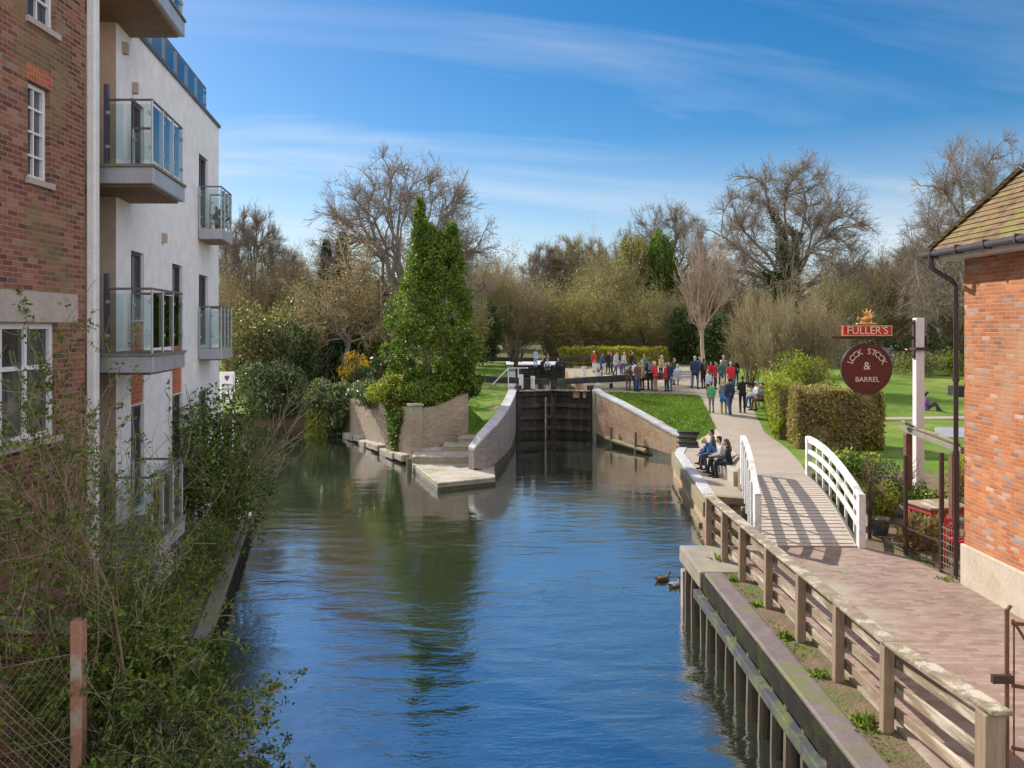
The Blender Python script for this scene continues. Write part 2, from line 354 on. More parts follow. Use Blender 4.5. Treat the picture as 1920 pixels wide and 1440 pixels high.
def np_mesh(name, v, faces_flat, loop_tot, mat, parent, org=None, smooth=False):
    me = bpy.data.meshes.new(name); nv = len(v); nf = len(loop_tot)
    if org is not None: v = v - np.array(org)
    me.vertices.add(nv); me.vertices.foreach_set('co', np.ascontiguousarray(v, dtype=np.float32).ravel())
    me.loops.add(len(faces_flat)); me.loops.foreach_set('vertex_index', np.ascontiguousarray(faces_flat, dtype=np.int32))
    me.polygons.add(nf); lt = np.asarray(loop_tot, dtype=np.int32)
    me.polygons.foreach_set('loop_start', np.concatenate([[0], np.cumsum(lt)[:-1]]).astype(np.int32))
    try: me.polygons.foreach_set('loop_total', lt)
    except Exception: pass
    me.update(calc_edges=True)
    if smooth: me.polygons.foreach_set('use_smooth', [True] * nf)
    for m in (mat if isinstance(mat, list) else [mat]): me.materials.append(M[m] if isinstance(m, str) else m)
    ob = bpy.data.objects.new(name, me); COL.objects.link(ob)
    if parent is not None: ob.parent = parent; ORG[ob] = ORG[parent]
    return ob

# ------------------------------------------------------------------ plants
def seg_mesh(name, segs, sides, mat, parent):
    """tapered prisms for (p0, p1, r0, r1) rows"""
    a = np.array(segs, dtype=np.float64); p0, p1, r0, r1 = a[:, 0:3], a[:, 3:6], a[:, 6], a[:, 7]
    d = p1 - p0; d /= np.maximum(np.linalg.norm(d, axis=1, keepdims=True), 1e-9)
    ref = np.where(np.abs(d[:, 2:3]) < .9, np.array([[0, 0, 1.0]]), np.array([[1.0, 0, 0]]))
    u = np.cross(d, ref); u /= np.linalg.norm(u, axis=1, keepdims=True); w = np.cross(d, u)
    n = len(a); V = np.empty((n, 2, sides, 3))
    for k in range(sides):
        c, s_ = math.cos(2 * math.pi * k / sides), math.sin(2 * math.pi * k / sides)
        q = u * c + w * s_
        V[:, 0, k] = p0 + q * r0[:, None]; V[:, 1, k] = p1 + q * r1[:, None]
    base = (np.arange(n) * 2 * sides)[:, None, None]
    k = np.arange(sides); k2 = (k + 1) % sides
    Fq = base + np.stack([k, k + sides, k2 + sides, k2], axis=1)[None]
    return np_mesh(name, V.reshape(-1, 3), Fq.reshape(-1), np.full(n * sides, 4), mat, parent, smooth=sides > 4)
def leaf_mesh(name, P, size, mat, parent, seed=1, elong=1.7, up=None, spread=1.0, org=None):
    rs = np.random.RandomState(seed); P = np.asarray(P, dtype=np.float64); n = len(P)
    d = rs.normal(size=(n, 3)); 
    if up is not None: d = d * spread + np.asarray(up)
    d /= np.linalg.norm(d, axis=1, keepdims=True)
    e = rs.normal(size=(n, 3)); s_ = np.cross(d, e); s_ /= np.linalg.norm(s_, axis=1, keepdims=True); nn = np.cross(d, s_)
    sz = rs.uniform(size[0], size[1], (n, 1)); w = sz / elong / 2 * 1.0
    V = np.stack([P, P + d * sz * .5 + s_ * w + nn * sz * .1, P + d * sz, P + d * sz * .5 - s_ * w + nn * sz * .1], axis=1)
    return np_mesh(name, V.reshape(-1, 3), np.arange(4 * n), np.full(n, 4), mat, parent, org=org)
def grow(seed, starts, levels, nch, lr, ang, wander=.16, trop=.05, first=.3, taper=.6, nseg=5, rmin=.008, rr=.6, leader=True, droop=0):
    """recursive branches; starts are (p, d, length, radius)"""
    rnd = random.Random(seed); out = []; tips = []
    def rv(): return Vector((rnd.gauss(0, 1), rnd.gauss(0, 1), rnd.gauss(0, 1)))
    def br(p, d, L, r, lv):
        n = max(2, nseg - lv); pts = [(p, d, r)]
        for i in range(n):
            t_ = trop - (droop if lv >= levels - 2 else 0)
            d = (d + rv() * wander + UP * t_).normalized(); q = p + d * (L / n); r2 = max(rmin, r * (1 - taper * (i + 1) / n))
            out.append((p.x, p.y, p.z, q.x, q.y, q.z, pts[-1][2], r2, lv)); p = q; pts.append((p, d, r2))
        if lv >= levels - 1:
            tips.append((p, d)); tips.append((pts[len(pts) // 2][0], d)); return
        k = nch[lv]
        for j in range(k):
            t = first + (1 - first) * (j + rnd.random()) / k if lv == 0 else .2 + .8 * (j + rnd.random()) / k
            x = t * n; i = min(int(x), n - 1); q = pts[i][0].lerp(pts[i + 1][0], x - i); dd = pts[i + 1][1]
            o = dd.cross(rv()); o = o.normalized() if o.length > 1e-5 else dd.orthogonal().normalized()
            a = R(ang[min(lv, len(ang) - 1)]) * rnd.uniform(.7, 1.25)
            nd = (dd * math.cos(a) + o * math.sin(a)).normalized()
            br(q, nd, L * lr[min(lv, len(lr) - 1)] * rnd.uniform(.7, 1.2) * (1.15 - .45 * t), max(rmin, pts[i][2] * rr), lv + 1)
        if leader: br(p, d, L * lr[min(lv, len(lr) - 1)] * .9, max(rmin, r * (1 - taper)), lv + 1)
    for s_ in starts: br(Vector(s_[0]), Vector(s_[1]).normalized(), s_[2], s_[3], 0)
    return out, tips
def dome(seed, W_=9.0, H_=10.0, fork=2.4, low=-.25, n1=13, n2=95, n3=620, tw=5, r0=.36, lean=0, stems=1):
    """a tree with a rounded crown: limbs, branches and twigs reach for points in a dome"""
    rs = np.random.RandomState(seed); out = []; tips = []
    cz = fork + (H_ - fork) * .36; rad = np.array([W_ / 2, W_ / 2, H_ - cz])
    nodes = []      # position, direction, radius
    def add(p, q, r, s_, lv):
        out.append((*p, *q, r, s_, lv))
    def bez(p, d, q, r, s_, lv, n):
        L = np.linalg.norm(q - p); c = p + d * L * .45; prev = p; res = []
        for i in range(1, n + 1):
            t = i / n; x = p * (1 - t) ** 2 + c * 2 * t * (1 - t) + q * t * t + rs.normal(size=3) * L * .025 * (i < n)
            ra, rb = r + (s_ - r) * (i - 1) / n, r + (s_ - r) * t; add(prev, x, ra, rb, lv); dd = x - prev; dd = dd / (np.linalg.norm(dd) + 1e-9); res.append((x, dd, rb)); prev = x
        return res
    for st in range(stems):
        p = np.array([.25 * st, .1 * st, 0.0]); d = np.array([.12 * st, 0, 1.0]); n = 5
        for i in range(n):
            q = p + d * fork / n + rs.normal(size=3) * np.array([.05, .05, 0]); add(p, q, r0 * (1 - .07 * i), r0 * (1 - .07 * (i + 1)), 0); p = q
            if i >= 2: nodes.append((q, np.array([0, 0, 1.0]), r0 * .6))
    def target(lo, hi, zl):
        while True:
            v = rs.normal(size=3); v /= np.linalg.norm(v)
            if v[2] > zl: break
        return np.array([0, 0, cz]) + v * rad * rs.uniform(lo, hi) * (1 + .07 * math.sin(3 * math.atan2(v[1], v[0]) + seed))
    base = np.array([0, 0, fork * .8])
    for stage, (num, lo, hi, rr_, re, n) in enumerate(((n1, .5, .72, .15, .06, 6), (n2, .62, .95, .055, .022, 5), (n3, .55, 1.0, .02, .009, 4))):
        T = [target(lo, hi, low) for _ in range(num)]; T.sort(key=lambda t: np.linalg.norm(t - base)); P = np.array([x[0] for x in nodes]); D = np.array([x[1] for x in nodes]); new = []
        for t in T:
            v = t - P; L = np.linalg.norm(v, axis=1); cosang = (v * D).sum(1) / (L + 1e-9)
            cost = L * (1.6 - .75 * cosang) if stage else L * (1.2 - .2 * cosang) + rs.rand(len(L)) * .5
            cost = cost + (L < .35) * 9; k = int(cost.argmin()); r = min(nodes[k][2] * .8, rr_)
            new += bez(P[k], D[k], t, max(r, re), re, stage, n)
        nodes = (nodes if stage == 0 else nodes + []) + new
        if stage == 2: ends = new
    for x, d, r in ends:
        for j in range(tw if rs.rand() < .8 else 1):
            o = x - np.array([0, 0, cz - 1]); o = o / (np.linalg.norm(o) + 1e-9); v = d * .8 + o * .5 + rs.normal(size=3) * .55; v /= np.linalg.norm(v); L = rs.uniform(.3, .62); q = x + v * L; add(x, q, .0085, .0065, 3); tips.append((q, v))
            for m_ in range(2):
                u = v + rs.normal(size=3) * .55; u /= np.linalg.norm(u); s0 = x + v * L * rs.uniform(.3, .9); add(s0, s0 + u * L * .6, .0065, .0045, 4)
    return np.array(out), tips
def norm_h(segs, tips, H, W=None):
    a = np.array(segs); z = np.percentile(a[:, 5], 98.5); k = H / z
    kx = k
    if W:
        wx = np.percentile(np.abs(a[:, [3, 4]]), 98); kx = W / 2 / wx
    S = np.array([kx, kx, k])
    a[:, 0:3] *= S; a[:, 3:6] *= S
    t = np.array([(*p, *d) for p, d in tips]); t[:, :3] *= S
    return a, t
def tree_parts(root, segs, split, trunk_mat, twig_mat, thick_sides=7, trunk_name='trunk', crown_name='crown'):
    lo = segs[segs[:, 8] < split]; hi = segs[segs[:, 8] >= split]
    a = seg_mesh(trunk_name, lo[:, :8], thick_sides, trunk_mat, root); b = seg_mesh(crown_name, hi[:, :8], 3, twig_mat, root)
    return a, b
def clump_points(centres, radii, per, seed, shell=.55):
    rs = np.random.RandomState(seed); out = []
    for c, r in zip(centres, radii):
        n = per if isinstance(per, int) else int(per(r)); d = rs.normal(size=(n, 3)); d /= np.linalg.norm(d, axis=1, keepdims=True)
        k = rs.uniform(shell, 1, (n, 1)) ** .6; out.append(np.asarray(c) + d * k * np.asarray(r))
    return np.concatenate(out)
# ------------------------------------------------------------------ camera, sky, sun
cd = bpy.data.cameras.new('camera'); cam = bpy.data.objects.new('camera', cd); COL.objects.link(cam)
cam.location = (0, 0, CZ); cam.rotation_euler = (R(90), 0, 0)
cd.sensor_width = 36; cd.lens = 36 * F / 1920; cd.shift_y = -(720 - HY) / 1920; cd.clip_start = .1; cd.clip_end = 5000
sc.camera = cam
SUN_EL, SUN_AZ = 34, -42          # azimuth from +Y towards +X
sun = bpy.data.lights.new('sun', 'SUN'); so = bpy.data.objects.new('sun', sun); COL.objects.link(so)
sd = Vector((math.sin(R(SUN_AZ)) * math.cos(R(SUN_EL)), math.cos(R(SUN_AZ)) * math.cos(R(SUN_EL)), math.sin(R(SUN_EL))))
so.rotation_euler = sd.to_track_quat('Z', 'Y').to_euler(); so.location = sd * 60
sun.energy = 3.6; sun.angle = R(.5); sun.color = (1, .94, .85)
w = bpy.data.worlds.new('World'); sc.world = w; w.use_nodes = True
wt = w.node_tree; wt.nodes.clear()
class WN(NT):
    def __init__(s): s.t = wt; s.out = s.n('OutputWorld')
W = WN()
sky = W.n('TexSky', sky_type='NISHITA', sun_disc=False, sun_elevation=R(SUN_EL), sun_rotation=R(SUN_AZ) % (2 * math.pi), altitude=50, air_density=1.0, dust_density=.35, ozone_density=3.0)
hs = W.n('HueSaturation'); hs.inputs['Saturation'].default_value = 1.42; hs.inputs['Value'].default_value = 1
W.link(sky.outputs[0], hs.inputs['Color'])
tc = W.n('TexCoord'); sp = W.n('SeparateXYZ'); W.link(tc.outputs['Generated'], sp.inputs[0])
zz = W.m('ADD', W.m('MAXIMUM', sp.outputs[2], 0.0), .12)
cx, cy = W.m('DIVIDE', sp.outputs[0], zz), W.m('DIVIDE', sp.outputs[1], zz)
ca, sa = math.cos(R(14)), math.sin(R(14))
rx = W.m('ADD', W.m('MULTIPLY', cx, ca), W.m('MULTIPLY', cy, sa)); ry = W.m('SUBTRACT', W.m('MULTIPLY', cy, ca), W.m('MULTIPLY', cx, sa))
c1 = W.noise(W.comb(W.m('MULTIPLY', rx, .42), W.m('MULTIPLY', ry, 1.5), 3.3), 1.0, 7, .56, .7)
c2 = W.noise(W.comb(W.m('MULTIPLY', rx, .3), W.m('MULTIPLY', ry, .5), 7.1), 1.0, 3, .5, .3)
cl = W.m('MULTIPLY', W.rng(c1, .49, .7), W.rng(c2, .38, .68, .05, 1))
hz = W.rng(sp.outputs[2], .0, .23, .9, 0)
fac = W.m('MINIMUM', W.m('ADD', W.m('MULTIPLY', cl, .8), W.m('MULTIPLY', hz, W.rng(c1, .3, .7, .55, 1.2))), .85)
skc = W.mix(fac, hs.outputs[0], (7.0, 7.6, 8.4))
# unseen bright cloud added behind the camera and to the sides to lift shadows
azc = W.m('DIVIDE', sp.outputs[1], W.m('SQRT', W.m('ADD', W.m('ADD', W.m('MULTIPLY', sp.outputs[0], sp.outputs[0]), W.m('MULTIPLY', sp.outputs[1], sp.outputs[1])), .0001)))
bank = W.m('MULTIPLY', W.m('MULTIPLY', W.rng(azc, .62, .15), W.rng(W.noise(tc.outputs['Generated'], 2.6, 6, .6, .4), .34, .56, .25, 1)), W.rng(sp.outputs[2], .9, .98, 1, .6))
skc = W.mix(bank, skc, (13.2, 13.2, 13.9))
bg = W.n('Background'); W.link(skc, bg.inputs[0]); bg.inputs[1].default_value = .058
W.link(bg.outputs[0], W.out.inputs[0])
sc.view_settings.view_transform = 'Standard'; sc.view_settings.look = 'None'; sc.view_settings.exposure = 1.0; sc.view_settings.gamma = 1
sc.cycles.max_bounces = 8; sc.cycles.transparent_max_bounces = 16; sc.cycles.use_denoising = True; sc.cycles.caustics_reflective = False; sc.cycles.caustics_refractive = False

# ------------------------------------------------------------------ ground and water
def patch(name, outline, mat, spacing=1.0, skirt=1.6, skirt_mat='stone', amp=0, seed=0):
    pts = []
    for a, b in zip(outline, outline[1:] + outline[:1]):
        a, b = Vector(a), Vector(b); n = max(1, int((b - a).length / spacing))
        pts += [a.lerp(b, i / n) for i in range(n)]
    B = np.array([tuple(p) for p in pts]); nb = len(B)
    gx, gy = np.meshgrid(np.arange(B[:, 0].min(), B[:, 0].max(), spacing), np.arange(B[:, 1].min(), B[:, 1].max(), spacing))
    rs = np.random.RandomState(seed); g = np.stack([gx.ravel(), gy.ravel()], 1) + rs.uniform(-.2, .2, (gx.size, 2)) * spacing
    x1, y1 = B[:, 0], B[:, 1]; x2, y2 = np.roll(x1, -1), np.roll(y1, -1)
    ins = np.zeros(len(g), bool)
    for i in range(nb):
        c = ((y1[i] > g[:, 1]) != (y2[i] > g[:, 1])) & (g[:, 0] < (x2[i] - x1[i]) * (g[:, 1] - y1[i]) / (y2[i] - y1[i] + 1e-12) + x1[i]); ins ^= c
    g = g[ins]
    if len(g):
        D = np.sqrt(((g[:, None, :] - B[None, :, :2]) ** 2).sum(2)); keep = D.min(1) > spacing * .45; g, D = g[keep], D[keep]
        wgt = 1 / (D + 1e-6) ** 3; z = (wgt * B[None, :, 2]).sum(1) / wgt.sum(1)
        if amp: z += amp * np.minimum(1, D.min(1) / 2) * (np.sin(g[:, 0] * 1.7 + 2) * np.cos(g[:, 1] * 1.3) + rs.normal(size=len(g)) * .4)
        zz_ = np.concatenate([B[:, 2], z])
    else: zz_ = B[:, 2]
    vs, es, fs, ov, oe, of = delaunay_2d_cdt([Vector((p[0], p[1])) for p in B] + [Vector(p) for p in g], [], [list(range(nb))], 1, 1e-5)
    mb = MB(); mb.v = [(v.x, v.y, zz_[o[0]] if o else 0) for v, o in zip(vs, ov)]; mb.f = [tuple(f) for f in fs]
    mb.f = [f if (Vector(mb.v[f[1]]) - Vector(mb.v[f[0]])).cross(Vector(mb.v[f[2]]) - Vector(mb.v[f[0]])).z > 0 else tuple(reversed(f)) for f in mb.f]
    mb.mi = [0] * len(mb.f)
    if skirt:
        o = len(mb.v); mb.v += [tuple(p) for p in B] + [(p[0], p[1], p[2] - skirt) for p in B]
        for i in range(nb):
            j = (i + 1) % nb; mb.f.append((o + i, o + nb + i, o + nb + j, o + j)); mb.mi.append(1)
    return structure(mb.build(name, [mat, skirt_mat], base=(0, 0, 0)))

mb = MB(); mb.add([(-90, -12, 0), (30, -12, 0), (30, 66.4, 0), (-90, 66.4, 0)], [(0, 1, 2, 3)]); structure(mb.build('canal_water', 'water', base=(0, 0, 0)))
mb = MB(); mb.add([(-.6, 66.6, 2.2), (5.2, 66.6, 2.2), (5.2, 80, 2.2), (-.6, 80, 2.2)], [(0, 1, 2, 3)]); structure(mb.build('upper_canal_water', 'water', base=(0, 66, 0)))
mb = MB(); mb.add([(.18, 44.3, 2.12), (4.38, 44.3, 2.12), (4.38, 66.5, 2.12), (.18, 66.5, 2.12)], [(0, 1, 2, 3)]); structure(mb.build('lock_chamber_water', 'water', base=(0, 44, 0)))
mb = MB(); mb.add([(-1500, 80, 2.6), (1500, 80, 2.6), (1500, 3000, 2.6), (-1500, 3000, 2.6)], [(0, 1, 2, 3)]); structure(mb.build('ground', 'rough', base=(0, 80, 0)))
# right bank
PL = [(6.5, 22.3, 1.78), (7.25, 25, 1.62), (7.85, 29, 1.62), (8.3, 32.5, 1.74), (8.9, 36, 1.9), (9.8, 41.5, 2.2), (9.9, 42.4, 2.25)]      # path, canal side
PR = [(8.2, 22.2, 1.78), (9.0, 25, 1.66), (9.6, 28, 1.66), (9.95, 31.5, 1.74), (10.75, 34.9, 1.85), (11.7, 39, 2.05), (12.9, 43, 2.25), (14.2, 48, 2.4), (15.5, 60, 2.55), (16, 80, 2.6)]
patch('towpath', [(4.35, -6, 1.35), (7.95, -6, 1.35), (7.95, 14.06, 1.35), (7.75, 15.9, 1.35), (7.15, 16.45, 1.37), (5.0, 16.5, 1.37), (4.35, 16.5, 1.35)], 'paver')
patch('upper_path', PL + [(9.95, 44, 2.32), (10.2, 48, 2.42)] + PR[:8][::-1], 'gravel', .7)
WR = [(4.36, 43, 2.45), (4.45, 41.6, 2.4), (4.75, 40.6, 2.3), (5.25, 39.4, 2.1), (6.4, 36.9, 1.52), (7.1, 35.4, 1.15), (7.6, 34.2, .98)]        # right wing wall, top line
lawn_r = patch('lawn', WR + [(7.75, 33.2, 1.2)] + PL[3:] + [(5.0, 42.5, 2.42)], 'lawn', .6, amp=.03)
patch('lockside_paving', [(4.36, 43, 2.45), (5.0, 42.5, 2.42), (9.9, 42.4, 2.25), (9.95, 44, 2.32), (10.2, 48, 2.42), (14.2, 48, 2.4), (15.5, 60, 2.55), (16, 80, 2.6), (5.2, 80, 2.6), (5.2, 66.6, 2.55), (4.36, 66, 2.55)], 'lockside', 1.2)
patch('quay_paving', [(5.7, 23, .9), (6.9, 22.6, .9), (7.1, 25, .9), (7.45, 29, .9), (7.75, 33.2, .9), (7.6, 34.2, .92), (7.25, 34.1, .9), (6.5, 31.6, .9)], 'gravel', .8, skirt_mat='brick_lock')
patch('quay_bank', [(6.9, 22.6, 1.3), (6.5, 22.3, 1.78)] + PL[1:4] + [(7.75, 33.2, 1.2), (7.45, 29, 1.3), (7.1, 25, 1.3)], 'gravel', .6)
patch('pub_garden', [(7.15, 16.5, 1.35), (7.75, 15.9, 1.35), (7.95, 14.06, 1.35), (26, 14.06, 1.35), (26, 24, 1.5), (9.2, 23.2, 1.66), (8.2, 22.2, 1.7), (9.0, 21, 1.45), (8.8, 18.5, 1.4)], 'soil', .9, amp=.04)
patch('garden_lawn', PR[:1] + [(9.2, 23.2, 1.66), (26, 24, 1.5), (60, 24, 1.6), (120, 80, 2.6), (16, 80, 2.6)] + PR[1:9][::-1], 'meadow', 1.6, amp=.05)
# left bank
BK = lambda Y: -5.7 - .246 * (Y - 15.5)
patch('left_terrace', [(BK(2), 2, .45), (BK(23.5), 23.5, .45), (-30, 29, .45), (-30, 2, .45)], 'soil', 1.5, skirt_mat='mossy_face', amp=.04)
m = MB(); m.ribbon([(BK(2.1), 2.1, .52), (BK(23.4), 23.4, .52)], -.06, .22, .36); tag(m.build('bank_coping', 'wood_grey', bev=.02), 'old timber coping along the bank under the shrubs', 'coping')
WL = [(.2, 43, 2.45), (.12, 40.5, 2.42), (-.05, 37.5, 2.3), (-.3, 34.8, 2.12), (-.62, 32.6, 1.92), (-1.05, 31.5, 1.6), (-1.5, 31.2, 1.1)]
patch('lock_bank', [(-1.97, 36.1, 1.02), (-.55, 35.7, 1.05), (-.32, 36, 1.5), (-.25, 37.5, 2.1), (-.08, 40.5, 2.38), (.2, 43, 2.45), (-3.2, 43, 2.5), (-2.4, 39, 1.7)], 'lawn', .5, amp=.02)
patch('left_garden', [(-4.36, 34.5, 2.2), (-2.0, 36.1, 2.5), (-2.4, 39, 2.5), (-3.2, 43, 2.5), (.2, 43, 2.45), (.2, 66, 2.55), (-.6, 66.6, 2.55), (-.6, 80, 2.6), (-60, 80, 2.6), (-60, 56, 1.6), (-28, 51, .9), (-16, 48.2, .7), (-11.5, 46.6, .9), (-8.75, 42.9, 1.9)], 'meadow', 1.1, skirt=2.8, skirt_mat='soil', amp=.05)

# ------------------------------------------------------------------ walls with openings
def wall_open(mb, O, D, u0, u1, z0, z1, ops, depth, mi=0):
    """front faces and reveals; normal = D x up"""
    O, D = Vector(O), Vector(D).normalized(); N = D.cross(UP)
    us = sorted({u0, u1, *[o[0] for o in ops], *[o[1] for o in ops]}); zs = sorted({z0, z1, *[o[2] for o in ops], *[o[3] for o in ops]})
    P = lambda u, z, d=0: O + D * u + UP * z - N * d
    for a, b in zip(us, us[1:]):
        for c, d in zip(zs, zs[1:]):
            if any(o[0] < (a + b) / 2 < o[1] and o[2] < (c + d) / 2 < o[3] for o in ops): continue
            mb.add([P(a, c), P(b, c), P(b, d), P(a, d)], [(0, 1, 2, 3)], mi)
    for a, b, c, d in ops:
        mb.add([P(a, c), P(b, c), P(b, d), P(a, d), P(a, c, depth), P(b, c, depth), P(b, d, depth), P(a, d, depth)], [(0, 4, 5, 1), (1, 5, 6, 2), (2, 6, 7, 3), (3, 7, 4, 0)], mi)
def window(parent, O, D, op, depth, cols, rows, fmat, bar=.045, frame=.07, rowpos=None, sill=None, name='window'):
    """a frame mesh with its pane and sill as sub-parts; set back in its opening"""
    O, D = Vector(O), Vector(D).normalized(); N = D.cross(UP); a, b, c, d = op; a += .004; b -= .004; c += .004; d -= .004
    P = lambda u, z, dd: O + D * u + UP * z - N * dd
    mb = MB()
    def bar_(u0, u1, z0, z1, d0, d1): mb.hexa([P(u0, z0, d0), P(u1, z0, d0), P(u1, z0, d1), P(u0, z0, d1), P(u0, z1, d0), P(u1, z1, d0), P(u1, z1, d1), P(u0, z1, d1)])
    d0, d1 = depth - .07, depth
    bar_(a, a + frame, c, d, d0, d1); bar_(b - frame, b, c, d, d0, d1); bar_(a + frame, b - frame, c, c + frame, d0, d1); bar_(a + frame, b - frame, d - frame, d, d0, d1)
    for i in range(1, cols):
        u = lerp(a + frame, b - frame, i / cols); bar_(u - bar / 2, u + bar / 2, c + frame, d - frame, d0 + .012, d1 - .004)
    for t in (rowpos or [i / rows for i in range(1, rows)]):
        z = lerp(c, d, t); bar_(a + frame, b - frame, z - bar / 2, z + bar / 2, d0 + .004, d1 - .012)
    f = mb.build(name, fmat, parent)
    p = MB(); p.hexa([P(a + .01, c + .01, depth - .02), P(b - .01, c + .01, depth - .02), P(b - .01, c + .01, depth + .02), P(a + .01, c + .01, depth + .02), P(a + .01, d - .01, depth - .02), P(b - .01, d - .01, depth - .02), P(b - .01, d - .01, depth + .02), P(a + .01, d - .01, depth + .02)])
    p.build('pane', 'pane', f)
    if sill:
        q = MB(); q.hexa([P(a - .06, c - .09, -.05), P(b + .06, c - .09, -.05), P(b + .06, c - .09, depth), P(a - .06, c - .09, depth), P(a - .06, c - .006, -.05), P(b + .06, c - .006, -.05), P(b + .06, c - .006, depth), P(a - .06, c - .006, depth)])
        q.build('sill', sill, f)
    return f

# old brick house on the left
hx = -6.67
house = thing('brick_house', 'old dark brick building with small white sash windows at the left edge', 'house', (hx, 8, .9))
ops = [(.45 + 0, .0, 0, 0)]
O_, D_ = (hx, 0, 0), (0, 1, 0)
w_small = (11.02, 11.55, 7.93, 9.27); w_top = (11.02, 11.7, 10.15, 11.6); w_big = (8.3, 11.75, 4.28, 5.92); w_s2 = (7.2, 7.75, 7.93, 9.27)
mb = MB(); wall_open(mb, O_, D_, 2, 12.5, -.5, 15, [w_small, w_top, w_big, w_s2], .16)
mb.add([(hx, 12.5, -.5), (-16, 12.5, -.5), (-16, 12.5, 15), (hx, 12.5, 15)], [(0, 1, 2, 3)]); mb.add([(hx, 2, -.5), (-16, 2, -.5), (-16, 2, 15), (hx, 2, 15)], [(3, 2, 1, 0)])
mb.add([(-16, 2, -.5), (-16, 12.5, -.5), (-16, 12.5, 15), (-16, 2, 15)], [(3, 2, 1, 0)])
mb.build('wall', 'brick_old', house)
mb = MB(); mb.hexa([(-16.3, 1.7, 15), (hx + .3, 1.7, 15), (hx + .3, 12.6, 15), (-16.3, 12.6, 15), (-12, 6, 18), (-11, 6, 18), (-11, 8.5, 18), (-12, 8.5, 18)]); mb.build('roof', 'roof_tile', house)
for o in (w_small, w_s2): window(house, O_, D_, o, .14, 2, 4, 'white_upvc', .03, .06, sill='lintel')
window(house, O_, D_, w_top, .14, 2, 4, 'white_upvc', .03, .06, sill='lintel')
window(house, O_, D_, w_big, .15, 6, 2, 'white_upvc', .06, .08, rowpos=[.62], sill='lintel')
mb = MB(); mb.box((hx - .1, 8.0, 5.93), (hx + .012, 12.28, 6.36)); mb.build('lintel', 'lintel', house, bev=.008)
mb = MB()
for k in range(9): mb.box((hx - .02, 10.98 + k * .07, 9.285), (hx + .006, 11.042 + k * .07, 9.5))
mb.build('brick_arch', 'brick_panel', house)
mb = MB(); mb.box((hx - .05, 2, .4), (hx + .16, 12.5, 2.25)); mb.build('plinth', 'brick_old', house)

# white apartment building
AX = lambda Y: -4.92 - .146 * Y
T = Vector((-.146, 1, 0)).normalized(); NW = T.cross(UP)
flats = thing('apartment_building', 'white rendered apartment block with glass balconies over the water', 'building', (AX(18), 18, .9))
OA = (AX(14.1), 14.1, 0); U = lambda Y: (Y - 14.1) / T.y
def opn(y0, y1, z0, z1): return (U(y0), U(y1), z0, z1)
wins = [(14.9, 15.67, 8.52, 10.15, 'door'), (14.9, 15.67, 6.0, 7.3, 'w'), (14.9, 15.67, 2.4, 4.38, 'w'), (17.65, 18.5, 6.0, 7.28, 'w'), (17.65, 18.5, 2.9, 4.35, 'w'),
        (20.05, 21.0, 8.45, 10.25, 'door'), (20.05, 21.0, 5.42, 7.2, 'door'), (20.05, 21.0, 2.6, 4.25, 'w')]
panels = [(14.9, 15.67, 4.4, 5.98), (17.65, 18.5, 4.37, 5.98)]
mb = MB(); wall_open(mb, OA, T, 0, U(22.3), .3, 11.42, [opn(*x[:4]) for x in wins] + [opn(*x) for x in panels], .14)
fc = Vector((AX(22.3), 22.3, 0)); L_ = -NW * 12; b0 = Vector(OA)
for p, q in ((fc, fc + L_), (fc + L_, b0 + L_)): mb.add([p + UP * .3, q + UP * .3, q + UP * 11.42, p + UP * 11.42], [(0, 1, 2, 3)])
r1 = [b0, fc, fc + L_, b0 + L_]; mb.add([p + UP * 11.2 for p in r1], [(0, 1, 2, 3)])
mb.build('wall', 'render_white', flats)
mb = MB(); mb.add([b0 + UP * .3, b0 + L_ + UP * .3, b0 + L_ + UP * 11.42, b0 + UP * 11.42], [(3, 2, 1, 0)]); mb.build('end_wall', 'render_beige_shaded', flats)
mb = MB()
for x in panels:
    a, b = U(x[0]) + .003, U(x[1]) - .003; P = lambda u, z, d: Vector(OA) + T * u + UP * z - NW * d
    mb = MB(); mb.hexa([P(a, x[2], .03), P(b, x[2], .03), P(b, x[2], .13), P(a, x[2], .13), P(a, x[3], .03), P(b, x[3], .03), P(b, x[3], .13), P(a, x[3], .13)]); mb.build('brick_panel', 'brick_panel', flats)
for x in wins: window(flats, OA, T, opn(*x[:4]), .13, 2 if x[4] == 'door' else 1, 1, 'dark_frame', .05, .06, name='door' if x[4] == 'door' else 'window')
mb = MB(); e = fc + T * .04
mb.ribbon([(b0.x, b0.y, 11.5), (e.x, e.y, 11.5)], -.05, .3, 11.421); mb.ribbon([(e.x, e.y, 11.5), ((e + L_).x, (e + L_).y, 11.5)], -.02, .3, 11.421); mb.build('parapet_coping', 'dark_frame', flats)
mb = MB(); mb.box((-6.655, 12.503, .4), (-6.52, 12.66, 16)); mb.build('downpipe', 'white_paint', flats, bev=.02)
for (Y, z) in ((14.45, 10.9), (16.9, 10.25), (16.9, 7.75), (15.0, 10.35)):
    mb = MB(); c = Vector((AX(Y), Y, z)) + NW * .045; mb.obox(c, (.09, .12, .2), math.atan2(T.y, T.x) - math.pi / 2); mb.build('vent', 'render_beige_shaded', flats)
